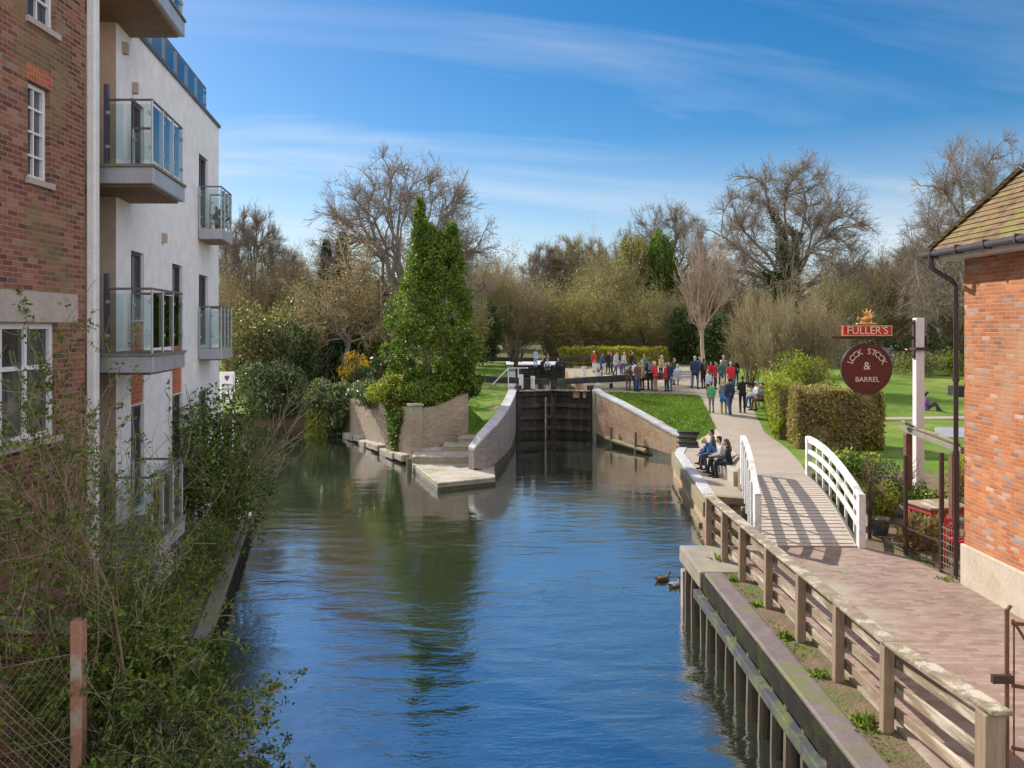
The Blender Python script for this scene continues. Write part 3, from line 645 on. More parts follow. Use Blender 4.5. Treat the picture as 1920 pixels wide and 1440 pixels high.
def railing(parent, pts, z, h, posts, mats=('rail_steel', 'steel', 'glass'), thick=.045, gap=.03):
    """posts, handrail and glass panels along a polyline at height z"""
    hr = MB(); hr.tube([(p[0], p[1], z + h) for p in pts], thick / 2, 6); hr = hr.build('handrail', mats[0], parent)
    for (a, b), n in zip(zip(pts, pts[1:]), posts):
        a, b = Vector((a[0], a[1], z)), Vector((b[0], b[1], z)); d = (b - a).normalized()
        for i in range(n + 1):
            q = a.lerp(b, i / n)
            if i or (a - Vector((*pts[0][:2], z))).length < 1e-6:
                m = MB(); m.tube([q, q + UP * (h - .01)], .02, 6)
                for zz2 in (.28, .8):
                    m.obox(q + UP * zz2 * h + d * .03 * (1 if i < n else -1), (.05, .05, .05), math.atan2(d.y, d.x))
                m.build('post', mats[1], parent)
        for i in range(n):
            p, q = a.lerp(b, i / n) + d * gap, a.lerp(b, (i + 1) / n) - d * gap
            m = MB(); m.beam(p + UP * (h * .49 + .02), q + UP * (h * .49 + .02), .012, h * .84); m.build('glass_panel', mats[2], parent)
def balcony(z, near=13.0, far=14.95, soff=True):
    bx = lambda Y, o: AX(Y) + o
    poly = [(-7.3, near), (bx(near, .99), near), (bx(far, .99), far), (bx(far, .01), far), (bx(14.1, .012), 14.09), (-7.3, 14.09)]
    mb = MB(); mb.prism(poly, z - .27, z); s = mb.build('balcony', 'steel', flats, bev=.01)
    sh = lambda k: [(p[0] - (k if i in (1, 2) else 0), p[1] + (k if i in (0, 1) else -k if i in (2, 3) else 0)) for i, p in enumerate(poly)]
    m = MB(); m.prism(sh(.09), z - .31, z - .271); m.build('soffit', 'soffit', s)
    m = MB(); m.prism([(p[0] + (.03 if i in (1, 2) else 0), p[1] - (.03 if i in (0, 1) else 0)) for i, p in enumerate(poly)], z + .001, z + .045); m.build('deck_edge', 'wood_grey', s)
    railing(s, [(-6.62, near + .04), (bx(near, .95), near + .04), (bx(far, .95), far - .04), (bx(far, .04), far - .04)], z + .04, 1.06, (1, 3, 1))
    m = MB(); m.box((-6.645, near + .02, z + .045), (-6.58, near + .09, z + 1.35)); m.build('end_post', 'dark_frame', s)
    return s
for z in (11.55, 8.47, 5.39, 2.31): balcony(z)
def small_balcony(z):
    bx = lambda Y, o: AX(Y) + o
    a, b, o = 19.95, 21.25, .6
    m = MB(); m.prism([(bx(a, .01), a), (bx(a, o), a), (bx(b, o), b), (bx(b, .01), b)], z - .26, z); s = m.build('balcony', 'steel', flats, bev=.01)
    m = MB(); m.prism([(bx(a, .05), a + .06), (bx(a, o - .06), a + .06), (bx(b, o - .06), b - .06), (bx(b, .05), b - .06)], z - .29, z - .261); m.build('soffit', 'soffit', s)
    railing(s, [(bx(a, .03), a + .03), (bx(a, o - .03), a + .03), (bx(b, o - .03), b - .03), (bx(b, .03), b - .03)], z, 1.05, (1, 3, 1))
small_balcony(8.33); small_balcony(5.33)
s = MB(); s.beam((AX(15.6) - .12, 15.6, 11.56), (AX(21.3) - .12, 21.3, 11.56), .05, .1); s = s.build('roof_railing', 'rail_steel', flats)
railing(s, [(AX(15.6) - .12, 15.6), (AX(21.25) - .12, 21.25), (AX(21.25) - 3, 20.9)], 11.6, .62, (6, 2), ('rail_steel', 'rail_steel', 'glass'))
# pot plant on the upper far balcony
pl = thing('potted_plant', 'potted plant with narrow leaves on the small upper balcony', 'plant', (AX(20.4) + .42, 20.45, 8.33))
m = MB(); q = ORG[pl]; m.tube([q, q + UP * .22], [.09, .13], 10); m.build('pot', 'rust_post', pl)
rs = np.random.RandomState(4); leaf_mesh('foliage', np.array(q) + np.array([0, 0, .3]) + rs.normal(size=(140, 3)) * np.array([.07, .07, .16]), (.08, .16), 'ivy_dark', pl, 3, up=(0, 0, .6), org=q)

# pub building on the right
PX = 7.95
pub = thing('pub_building', 'orange brick building with mossy tiled roof at the right edge', 'building', (PX, 12, 1.35))
mb = MB(); wall_open(mb, (PX, 14.06, 0), (0, -1, 0), 0, 9, 2.05, 7.05, [], .1); wall_open(mb, (17, 14.06, 0), (-1, 0, 0), 0, 9.05, 2.05, 7.05, [], .1)
wall_open(mb, (PX, 5.06, 0), (1, 0, 0), 0, 9, 2.05, 7.05, [], .1)
mb.build('wall', 'brick_pub', pub)
mb = MB(); mb.box((PX - .05, 5, .8), (17, 14.11, 2.06)); mb.build('plinth', 'plinth', pub, bev=.02)
ex, ey, ez = PX - .42, 14.5, 7.2; slope = 1.22
mb = MB()
top = 5.2; A = [(ex, 4.6, ez), (17.4, 4.6, ez), (17.4, ey, ez), (ex, ey, ez)]; rl = (17.4 - ex) / 2
rA, rB = (ex + rl, ey - rl, ez + rl * slope), (ex + rl, 4.6 + rl, ez + rl * slope)
mb.add(A + [rA, rB], [(3, 0, 5, 4), (2, 3, 4), (1, 2, 4, 5), (0, 1, 5)])
roof = mb.build('roof', 'roof_tile', pub)
mb = MB()
sides = [(A[3], A[0], rA, rB, Vector((-1, 0, 0))), (A[2], A[3], rA, rA, Vector((0, 1, 0)))]
for a_, b_, ra_, rb_, nn_ in sides:
    a_, b_, ra_, rb_ = map(Vector, (a_, b_, ra_, rb_)); nc = 58; off = (nn_ * .6 + UP * .5).normalized()
    for k in range(nc):
        t0, t1 = k / nc, min(1, (k + 1.25) / nc)
        p0, p1, q0, q1 = a_.lerp(ra_, t0), b_.lerp(rb_, t0), a_.lerp(ra_, t1), b_.lerp(rb_, t1)
        mb.hexa([p0 + off * .012, p1 + off * .012, q1 + off * .006, q0 + off * .006, p0 + off * .034, p1 + off * .034, q1 + off * .011, q0 + off * .011])
mb.build('tile_courses', 'roof_tile', roof)
mb = MB(); 
for k in range(14):
    t0, t1 = k / 14, (k + 1) / 14 - .004
    p, q = Vector(A[3]).lerp(Vector(rA), t0), Vector(A[3]).lerp(Vector(rA), t1); mb.beam(p + UP * (.03 + .02 * (k % 2)), q + UP * .06, .22, .06)
mb.build('hip_tiles', 'roof_tile', roof)
mb = MB(); mb.box((ex + .04, 4.7, 7.06), (17.3, ey - .04, 7.12)); mb.box((ex + .03, 4.7, 7.121), (ex + .06, ey - .03, 7.19)); mb.box((ex + .061, ey - .06, 7.121), (17.3, ey - .03, 7.19)); mb.build('eaves_board', 'white_old', pub)
mb = MB(); mb.tube([(ex - .05, 4.6, 7.17), (ex - .05, ey + .05, 7.17)], .06, 10); mb.tube([(ex - .06, ey + .06, 7.17), (17.3, ey + .06, 7.17)], .06, 10)
for k in range(9): mb.box((ex - .115, 14.2 - k * .8, 7.1), (ex + .03, 14.225 - k * .8, 7.245))
mb.build('gutter', 'gutter', pub)
mb = MB(); dx, dy = PX - .07, 14.2; mb.tube([(ex - .05, 14.28, 7.13), (ex - .05, 14.28, 7.0), (ex - .02, 14.27, 6.9), (ex + .12, 14.25, 6.8), (dx - .08, dy, 6.7), (dx, dy, 6.6), (dx, dy, 6.4), (dx, dy, 1.45)], .042, 10)
for z in (6.2, 4.9, 3.6, 2.3): mb.tube([(dx, dy, z), (dx, dy, z + .07)], .056, 10)
mb.build('downpipe', 'gutter', pub)

# ------------------------------------------------------------------ near quay, fence
quay = thing('canal_quay', 'long low concrete quay on timber piles below the wooden fence', 'quay', (3.8, 10, 0))
m = MB(); m.prism([(3.5, 14.9), (4.35, 14.9), (4.35, 16.75), (3.5, 16.75)], .98, 1.305); m.build('slab', 'concrete', quay, bev=.03)
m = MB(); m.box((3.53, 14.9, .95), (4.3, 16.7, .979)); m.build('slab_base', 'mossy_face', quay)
m = MB(); m.box((3.58, 2, .96), (3.93, 14.89, 1.3)); m.build('kerb', 'slate_kerb', quay, bev=.025)
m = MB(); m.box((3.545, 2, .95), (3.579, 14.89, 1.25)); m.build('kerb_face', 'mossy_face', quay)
m = MB(); m.box((3.44, 2, .74), (3.57, 15.2, .9)); m.build('waling', 'waling', quay, bev=.015)
m = MB(); m.box((4.15, 2, -1.2), (4.34, 16.6, .95)); m.box((3.58, 16.45, -1.2), (4.15, 16.6, .95)); m.build('back_wall', 'gate_wood', quay)
rnd = random.Random(5)
m0 = None
for k in range(22):
    y = 16.3 - k * .6 + rnd.uniform(-.08, .08); m = MB(); r = rnd.uniform(.085, .11); lx = rnd.uniform(-.03, .03)
    m.tube([(3.62 + lx, y, -1.3), (3.63, y + lx, .6), (3.64, y, .955)], r, 9); m.build('pile', 'pile', quay)
patch('soil_strip', [(3.93, 2, 1.27), (4.36, 2, 1.3), (4.36, 14.89, 1.3), (3.93, 14.89, 1.27)], 'soil', .35, skirt=.4, amp=.012)
fence = thing('wooden_fence', 'weathered timber post and rail fence along the towpath', 'fence', (4.2, 12, 1.3))
fy = [16.8, 15.6, 14.45, 13.05, 11.65, 10.35, 9.05, 7.15]; fz = lambda Y: 2.30 + (.16 * (9.05 - Y) / 1.9 if Y < 9.05 else 0) + (.03 if Y > 15 else 0)
fx = lambda Y: 4.12 + .015 * (16.8 - Y)
for i, Y in enumerate(fy):
    m = MB(); s_ = .062 if i < 7 else .09
    m.hexa([(fx(Y) + a * s_, Y + b * s_, 1.2) for a, b in ((-1, -1), (1, -1), (1, 1), (-1, 1))] + [(fx(Y) + a * s_ + .01, Y + b * s_, fz(Y) - .035) for a, b in ((-1, -1), (1, -1), (1, 1), (-1, 1))])
    m.build('post', 'wood_post', fence, bev=.012)
    if i < 7:
        Y2 = fy[i + 1]
        for k, zr_ in enumerate((1.5, 1.79, 2.08)):
            j = rnd.uniform(-.006, .006); m = MB(); m.beam((fx(Y) + .105, Y + .075, zr_ + j), (fx(Y2) + .105, Y2 - .075 + .15 * (i == 6), zr_ - j + (fz(Y2) - 2.3) * .8), .04, .13, up=UP); m.build('rail', 'wood_old', fence, bev=.008)
caps = [(16.95, 13.8), (13.79, 9.0), (8.99, 7.0)]
for a, b in caps:
    m = MB(); m.beam((fx(a) + .03, a, fz(a)), (fx(b) + .03, b, fz(b)), .2, .045); m.build('cap_rail', 'wood_cap', fence, bev=.012)
gt = thing('iron_gate', 'rusty iron gate with diagonal brace beside the end post of the fence', 'gate', (5.05, 8.1, 1.35))
m = MB(); m.tube([(4.98, 8.05, 1.35), (4.98, 8.05, 3.02)], .022, 8); m.tube([(4.98, 8.05, 3.0), (5.02, 8.05, 3.06)], .018, 6); m.build('post', 'rust', gt)
m = MB()
for z in (1.62, 2.25, 2.88): m.beam((5.03, 8.06, z), (6.1, 7.6, z), .02, .035)
for k in range(8): m.tube([(5.05 + k * .15, 8.05 - k * .064, 1.55), (5.05 + k * .15, 8.05 - k * .064, 2.9)], .009, 5)
m.tube([(5.03, 8.04, 2.92), (5.7, 7.72, 1.65)], .014, 6); m.build('gate_leaf', 'rust', gt)
m = MB(); m.obox((4.9, 8.0, 2.34), (.2, .05, .08)); m.build('latch', 'iron', gt)

# ------------------------------------------------------------------ arched white footbridge
fb = thing('footbridge', 'arched footbridge with white timber railings over the side channel', 'bridge', (6.6, 19.3, 1.4))
NRa, FRa, NLa, FLa = Vector((7.1, 16.34, 0)), Vector((8.2, 22.2, 0)), Vector((5.06, 16.4, 0)), Vector((6.48, 22.3, 0))
dz = lambda t: 1.4 + 1.1625 * t - .7825 * t * t
def strip(mb, a0, a1, b0_, b1, off0, off1, n=16, mi=0):
    v = []
    for i in range(n + 1):
        t = i / n; p, q = a0.lerp(a1, t), b0_.lerp(b1, t)
        v += [(p.x, p.y, dz(t) + off0), (q.x, q.y, dz(t) + off0), (q.x, q.y, dz(t) + off1), (p.x, p.y, dz(t) + off1)]
    f = [(0, 1, 2, 3), tuple(4 * n + k for k in (3, 2, 1, 0))]
    for i in range(n):
        for k in range(4): k2 = (k + 1) % 4; f.append((4 * i + k2, 4 * i + k, 4 * i + 4 + k, 4 * i + 4 + k2))
    mb.add(v, f, mi)
m = MB(); strip(m, NLa, FLa, NRa, FRa, -.28, -.02, 16); m.build('deck', 'wood_grey', fb)
m = MB(); e1 = Vector((.06, 0, 0)); strip(m, NLa + e1, FLa + e1, NRa - e1, FRa - e1, -.0195, .0, 24); m.build('walking_surface', 'deck_grit', fb)
m = MB()
for k in range(30):
    t = (k + .5) / 30; p, q = NLa.lerp(FLa, t), NRa.lerp(FRa, t); m.beam(p.lerp(q, .05) + UP * (dz(t) + .006), p.lerp(q, .95) + UP * (dz(t) + .006), .014, .006)
m.build('grip_battens', 'wood_grey', fb)
def bridge_rail(a, b, side, npost=8):
    c = MB(); n = 16
    d = Vector((side * .03, 0, 0))
    strip(c, a + d - Vector((.06, 0, 0)), b + d - Vector((.06, 0, 0)), a + d + Vector((.06, 0, 0)), b + d + Vector((.06, 0, 0)), 1.0, 1.06)
    top = c.build('railing', 'white_old', fb)
    for lo in (.28, .6):
        c = MB(); w_ = Vector((.03, 0, 0)); strip(c, a + d - w_, b + d - w_, a + d + w_, b + d + w_, lo, lo + .1); c.build('rail', 'white_old', top)
    c = MB(); w_ = Vector((.028, 0, 0)); strip(c, a + d - w_, b + d - w_, a + d + w_, b + d + w_, .9, .998); c.build('rail', 'white_paint', top)
    for k in range(npost):
        t = k / (npost - 1); p = a.lerp(b, t) + d; s_ = .07 if k in (0, npost - 1) else .027; c = MB()
        z1 = dz(t) + (.999 if 0 < k < npost - 1 else 1.065)
        zb_ = dz(t) - .3
        off = 0 if k in (0, npost - 1) else side * .075
        c.box((p.x - s_ + off, p.y - s_, zb_), (p.x + s_ + off, p.y + s_, z1)); c.build('post', 'white_old' if k in (0, npost - 1) else 'white_paint', top, bev=.008)
bridge_rail(NLa, FLa, -1); bridge_rail(NRa, FRa, 1)

# channel walls
cw = thing('channel_wall', 'brick and timber abutment of the side channel under the footbridge', 'wall', (6, 22.6, 0))
m = MB(); m.ribbon([(5.62, 23.02, .88), (6.5, 22.45, .88), (8.3, 22.15, 1.4), (9.2, 21.2, 1.4)], .02, .3, -1.2); m.build('brickwork', 'brick_lock', cw)
m = MB(); m.beam((5.55, 22.93, .98), (7.0, 22.3, .98), .26, .2); m.build('top_beam', 'wood_post', cw, bev=.015)
for p in ((6.05, 22.6), (6.45, 22.38), (6.62, 22.3)):
    m = MB(); m.box((p[0] - .07, p[1] - .16, -1), (p[0] + .07, p[1] - .02, .87)); m.build('timber_post', 'wood_old', cw, bev=.01)
cw2 = MB(); cw2.ribbon([(3.55, 16.62, .79), (4.34, 16.62, .79), (7.2, 16.62, 1.33), (8.8, 18.4, 1.33), (9.05, 21, 1.38)], 0, .22, -1.2)
tag(cw2.build('channel_wall', 'stone'), 'pale stone retaining wall on the near side of the channel', 'wall')

# far quay edge where the people sit
qe = thing('quay_edge', 'kerbed timber faced quay edge beyond the footbridge', 'quay', (6.2, 28, 0))
QE = [(5.66, 22.98, .9), (6.47, 31.6, .9), (7.25, 34.2, .9)]
m = MB(); m.ribbon(QE, -.32, .04, .72, .03); m.build('kerb', 'coping', qe, bev=.02)
m = MB(); m.ribbon(QE, .041, .17, .42, -.05); m.build('timber_facing', 'ochre_timber', qe, bev=.02)
m = MB(); m.ribbon(QE, .0, .1, -1.3, -.45); m.build('brickwork', 'brick_lock', qe)
m = MB(); m.ribbon([(5.75, 23.6, .1), (6.45, 30.8, .1)], .11, .24, -.2); m.build('waling', 'ochre_timber', qe)
lw = MB(); lw.ribbon([(7.0, 25, 1.36), (7.32, 29, 1.36), (7.55, 31.6, 1.36)], -.22, .08, .8); tag(lw.build('seat_wall', 'stone', bev=.02), 'low stone wall used as a seat beside the quay', 'wall')
mp = MB(); q = Vector((7.02, 24.4, .85)); mp.obox(q + UP * .36, (.2, .2, .72), .2); tag(mp.build('mooring_post', 'wood_post', bev=.02), 'short brown timber post on the quay behind the footbridge', 'post')
st = thing('quay_steps', 'short flight of dark steps from the quay up to the lawn', 'steps', (7.35, 33.6, .9))
for k in range(4):
    m = MB(); m.box((6.85 + k * .07, 33.0 + k * .3, .86 + k * .17), (7.75 + k * .07, 33.36 + k * .3, .94 + k * .17)); m.build('tread', 'black', st, bev=.008)
for k in range(4):
    m = MB(); m.box((6.92 + k * .07, 33.2 + k * .3, .7 + k * .17), (7.7 + k * .07, 33.3 + k * .3, .858 + k * .17)); m.build('riser', 'coping', st)

# ------------------------------------------------------------------ lock
lr_ = thing('lock_wall', 'sunlit brick wing wall sloping down from the lock on the towpath side', 'wall', (4.6, 40, 0))
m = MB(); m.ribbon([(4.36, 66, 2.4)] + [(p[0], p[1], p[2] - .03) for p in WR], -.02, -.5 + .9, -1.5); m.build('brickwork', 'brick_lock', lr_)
m = MB(); m.ribbon([(4.36, 44.5, 2.45)] + WR, -.06, .42, (-.029,), .1); m.build('coping', 'coping', lr_, bev=.02)
m = MB(); m.ribbon([(p[0], p[1], .3 + .06 * math.sin(i * 2.2)) for i, p in enumerate(WR)], -.027, -.021, -1); m.build('algae_band', 'algae', lr_)
m = MB(); m.box((4.3, 41.9, -1), (4.52, 42.9, 2.52)); m.build('quoin', 'stone', lr_, bev=.03)
m = MB(); m.tube([(4.72, 40.3, .32), (5.25, 39.0, .26), (6.2, 36.95, .16)], .11, 8); m.build('rubbing_timber', 'ochre_timber', lr_)
for p in ((4.95, 39.7), (5.85, 37.7)):
    m = MB(); m.tube([(p[0] - .03, p[1] - .05, -1), (p[0] - .03, p[1] - .05, .95)], .06, 8); m.build('fender_pile', 'pile', lr_)
ll = thing('lock_wall', 'curved shaded wing wall of the lock beside the landing steps', 'wall', (0, 38, 0))
WLx = [(.2, 66, 2.45)] + WL
m = MB(); m.ribbon([(p[0], p[1], p[2] - .03) for p in WLx], .02, -.38, -1.5); m.build('brickwork', 'brick_lock_shaded', ll)
m = MB(); m.ribbon([(p[0], p[1], .35 + .08 * math.sin(i * 2.2)) for i, p in enumerate(WL)], .027, .021, -1); m.build('algae_band', 'algae', ll)
m = MB(); m.ribbon(WLx, .05, -.4, (-.029,), .08); m.build('coping', 'coping', ll, bev=.02)
def gate(hinge, tip, zb, zt, beam_to, label, planks=9):
    h, t = Vector((*hinge, 0)), Vector((*tip, 0)); d = (t - h).normalized(); n = Vector((d.y, -d.x, 0)); n = n if n.y < 0 else -n
    g = thing('lock_gate', label, 'gate', (h.x, h.y, 0)); L = (t - h).length
    m = MB()
    for k in range(planks):
        a, b = h + d * (L * k / planks + .006), h + d * (L * (k + 1) / planks - .006)
        m.hexa([a + UP * zb, b + UP * zb, b - n * .08 + UP * zb, a - n * .08 + UP * zb, a + UP * zt, b + UP * zt, b - n * .08 + UP * zt, a - n * .08 + UP * zt])
    m.build('planking', 'gate_wood', g)
    for z in [zt - .12, zt - .75, zt - 1.4, zt - 2.0]:
        m = MB(); m.beam(h + n * .12 + UP * z, t + n * .12 + UP * z, .22, .22); m.build('cross_rail', 'gate_wood', g, bev=.015)
    m = MB(); m.beam(h + d * .06 + n * .05 + UP * zb, h + d * .06 + n * .05 + UP * (zt + .35), .3, .3, up=d); m.build('heel_post', 'black', g, bev=.02)
    m = MB(); m.beam(t - d * .08 + n * .05 + UP * zb, t - d * .08 + n * .05 + UP * (zt + .1), .22, .26, up=d); m.build('mitre_post', 'gate_wood', g, bev=.02)
    a = t - d * .25 + UP * (zt + .5); b = Vector(beam_to); m = MB()
    dd = (b - a).normalized(); sd_ = dd.cross(UP).normalized(); k1, k2 = .15, .2
    m.hexa([a - sd_ * k1 - UP * k1, a + sd_ * k1 - UP * k1, b + sd_ * k2 - UP * k2, b - sd_ * k2 - UP * k2, a - sd_ * k1 + UP * k1, a + sd_ * k1 + UP * k1, b + sd_ * k2 + UP * k2, b - sd_ * k2 + UP * k2]); m.build('balance_beam', 'black', g, bev=.02)
    m = MB(); m.beam(h + n * .38 + UP * (zt + .08), t + n * .38 + UP * (zt + .08), .36, .05); m.build('walkway', 'wood_old', g)
    return g, d, n
gR, d, n = gate((4.3, 43.2), (2.3, 44.0), -1, 2.4, (8.6, 45.6, 3.12), 'dark timber lock gate leaf whose balance beam reaches the crowd')
for q, w_ in (((3.3, 43.25), .34), ((3.82, 43.1), .17)):
    m = MB(); m.box((q[0], q[1] - .04, 2.08), (q[0] + w_, q[1], 2.42)); m.build('timber_patch', 'tan', gR)
gL, d, n = gate((.26, 43.2), (2.24, 44.0), -1, 2.4, (-4.6, 46.2, 3.02), 'dark timber lock gate leaf whose balance beam reaches the ivy tree')
m = MB(); m.box((1.78, 43.32, -.5), (1.86, 43.4, 2.1)); m.build('rod', 'wood_old', gL)
for q, hgt in (((.5, 43.9), .3), ((1.15, 44.1), .2)):
    m = MB(); m.box((q[0] - .12, q[1] - .1, 2.5), (q[0] + .12, q[1] + .1, 3.0 + hgt)); m2 = m.build('paddle_gear', 'white_old', gL, bev=.02)
    k = MB(); k.tube([(q[0], q[1], 3.0 + hgt), (q[0], q[1], 3.3 + hgt)], .03, 6); k.tube([(q[0] + .13, q[1], 3.4), (q[0] + .3, q[1], 3.4)], .03, 6); k.build('rack', 'iron', m2)
m = MB(); m.tube([(-1.1, 44.2, 2.7), (-.2, 44.4, 3.62), (.9, 44.6, 3.62)], .035, 6); m.tube([(-.2, 44.4, 2.5), (-.2, 44.4, 3.6)], .035, 6); m.tube([(.35, 44.5, 2.5), (.35, 44.5, 3.6)], .035, 6); m.build('handrail', 'white_old', gL)
gate((4.3, 66.2), (2.3, 66.9), -.5, 2.7, (9.2, 68.0, 3.3), 'far lock gate leaf with a dark beam towards the hedge', 7)
gate((.26, 66.2), (2.24, 66.9), -.5, 2.7, (-5.2, 68.2, 3.25), 'far lock gate leaf with a dark beam towards the trees', 7)
for (x, y, s_, lb) in ((5.1, 47.5, .5, 'squat white paddle post on the lockside nearest the crowd'), (4.95, 55, .45, 'squat white paddle post half way along the lock')):
    t_ = thing('paddle_post', lb, 'post', (x, y, 2.4)); m = MB(); m.box((x - .14, y - .12, 2.38), (x + .14, y + .12, 3.2)); m.build('stand', 'white_old', t_, bev=.02); m = MB(); m.tube([(x, y, 3.2), (x, y, 3.5)], .035, 6); m.tube([(x + .14, y, 3.05), (x + .3, y, 3.05)], .03, 6); m.build('rack', 'iron', t_)
for (x, y, lb) in ((6.6, 62, 'white-topped dark bollard near the yellow hedge'), (5.6, 45.2, 'white-topped dark bollard beside the balance beam')):
    m = MB(); m.tube([(x, y, 2.3), (x, y, 2.72)], .1, 10); m.tube([(x, y, 2.721), (x, y, 2.86)], [.1, .085], 10, 1); tag(m.build('bollard', ['black', 'white_paint']), lb, 'bollard', 'mooring bollards by the lock')
# landing and steps on the left
ls = thing('landing_steps', 'stone landing and steps at the water beside the garden wall', 'steps', (-2.3, 32, 0))
for nm, poly, z0, z1, mt in (('landing', [(-4.1, 32.8), (-2.66, 28.6), (-.62, 29.8), (-.75, 32.8)], -1.2, .3, 'stone'), ('step', [(-4.25, 34.2), (-4.1, 32.81), (-.72, 32.81), (-.5, 34.2)], -1, .58, 'stone'),
                        ('step', [(-3.0, 35.2), (-2.95, 34.21), (-.5, 34.21), (-.36, 35.2)], -1, .84, 'stone'), ('step', [(-2.2, 36.3), (-2.4, 35.21), (-.36, 35.21), (-.3, 36.3)], -1, 1.04, 'stone'), ('step', [(-4.3, 34.9), (-4.25, 34.21), (-2.96, 34.21), (-2.98, 35.0)], -1, .66, 'stone')):
    m = MB(); m.prism(poly, z0, z1 - .1, 1); m.prism([(p[0], p[1]) for p in poly], z1 - .099, z1); m.build(nm, [mt, 'concrete'], ls, bev=.025)
m = MB(); m.ribbon([(-4.1, 32.8, .12), (-2.66, 28.6, .14), (-.62, 29.8, .12), (-.75, 32.8, .12)], -.006, -.002, -1); m.build('algae_band', 'algae', ls)
m = MB(); b = gz(912, 826, 1.05); b = Vector((-1.1, 35.0, .84)); m.box((b.x - .09, b.y - .09, b.z), (b.x + .09, b.y + .09, b.z + .62)); tag(m.build('bollard', 'white_paint', bev=.02), 'small white square post at the top of the landing steps', 'post')
m = MB(); m.tube([(-4.2, 32.6, -1), (-4.2, 32.6, .55)], .1, 8); tag(m.build('mooring_pile', 'pile'), 'mossy timber pile at the corner of the landing', 'post')
gw = thing('garden_wall', 'weathered brick retaining wall with pier below the ivy clad tree', 'wall', (-4.36, 35, 0))
m = MB(); m.ribbon([(-8.8, 43.0, 2.05), (-7.2, 39.9, 2.15), (-4.36, 34.4, 2.42)], .0, .4, -1.2); m.build('side_wall', 'brick_garden', gw)
m = MB(); m.ribbon([(-4.0, 34.55, 2.35), (-3.3, 34.98, 2.42), (-2.6, 35.5, 2.7), (-1.97, 36.05, 2.88), (-2.0, 36.6, 2.88)], .0, .35, -.5); m.build('front_wall', 'brick_garden', gw)
m = MB(); m.obox((-4.2, 34.62, .7), (.5, .5, 3.56), .45); m.build('pier', 'brick_garden', gw, bev=.01)
m = MB(); m.obox((-4.2, 34.62, 2.53), (.6, .6, .1), .45); m.build('pier_cap', 'stone', gw, bev=.02)
m = MB()
for k in range(9):
    t = k / 9; p = Vector((-8.8, 43, 0)).lerp(Vector((-4.4, 34.4, 0)), t); q = Vector((-8.8, 43, 0)).lerp(Vector((-4.4, 34.4, 0)), t + .1)
    m.beam(p + Vector((-.1, -.05, .12 + .06 * (k % 3))), q + Vector((-.1, -.05, .12 + .06 * (k % 3))), .45 + .12 * (k % 2), .3)
m.build('footing', 'stone', gw, bev=.04)
# ------------------------------------------------------------------ trees
def zr(Y):
    P = [(-10, 1.35), (16.5, 1.36), (22, 1.76), (25, 1.63), (29, 1.63), (34.9, 1.85), (43, 2.25), (48, 2.4), (60, 2.55), (80, 2.6), (3000, 2.6)]
    return float(np.interp(Y, [p[0] for p in P], [p[1] for p in P]))
def ivy_on(root, segs, maxlev, zmax, n, seed, mat='ivy', r0=.18, size=(.14, .26), name='ivy'):
    rs = np.random.RandomState(seed); s_ = segs[(segs[:, 8] <= maxlev) & (segs[:, 2] < zmax) & (np.hypot(segs[:, 3], segs[:, 4]) < 1.15)]
    L = np.linalg.norm(s_[:, 3:6] - s_[:, :3], axis=1) * (.4 + s_[:, 6]); i = rs.choice(len(s_), n, p=L / L.sum()); t = rs.rand(n, 1)
    p = s_[i, :3] * (1 - t) + s_[i, 3:6] * t; d = rs.normal(size=(n, 3)); d /= np.linalg.norm(d, axis=1, keepdims=True)
    fade = np.clip(1.25 - p[:, 2:3] / zmax, .15, 1)
    return leaf_mesh(name, p + d * (s_[i, 6:7] + r0 * rs.rand(n, 1) * 2 * fade), size, mat, root, seed)
PROTO = {}
def proto(key, name, segs, split, tm, cm, leaves=None, ivy=None):
    root = thing(name, None, 'tree', (0, 0, 0)); tree_parts(root, segs, split, tm, cm)
    if leaves is not None: leaf_mesh('leaves', *leaves[:3], root, 7)
    if ivy: ivy_on(root, segs, *ivy)
    for c in root.children:
        for s_ in c.material_slots: mt = s_.material; s_.link = 'OBJECT'; s_.material = mt
    PROTO[key] = [root, False, segs]
    return root
def place(key, loc, scale, rz, label, group=None, mats=None):
    p = PROTO[key]
    o = p[0] if not p[1] else copy_tree(p[0]); 
    p[1] = True
    o.location = loc; o.scale = scale; o.rotation_euler = (0, 0, rz); o['label'] = label
    if group: o['group'] = group
    for c in o.children:
        b = c.name.split('.')[0]
        if mats and b in mats: c.material_slots[0].material = M[mats[b]]
        elif p[1] and mats is not None and b in PROTO[key + '_m']: c.material_slots[0].material = M[PROTO[key + '_m'][b]]
    return o
def by_px(key, px, top, wpx, Y, rz, label, base=None, group=None, mats=None, H=10, Wd=10):
    """place a prototype of height H and width Wd so that it fills wpx columns up to row top"""
    z0 = zr(Y) if base is None else base
    x = (px - HX) * Y / F; zt = CZ - (top - HY) * Y / F; h = (zt - z0) * (.94 if 'oak' in key else 1); wm = wpx * Y / F
    return place(key, (x, Y, z0 - .05), (wm / Wd, wm / Wd, h / H), rz, label, group, mats)
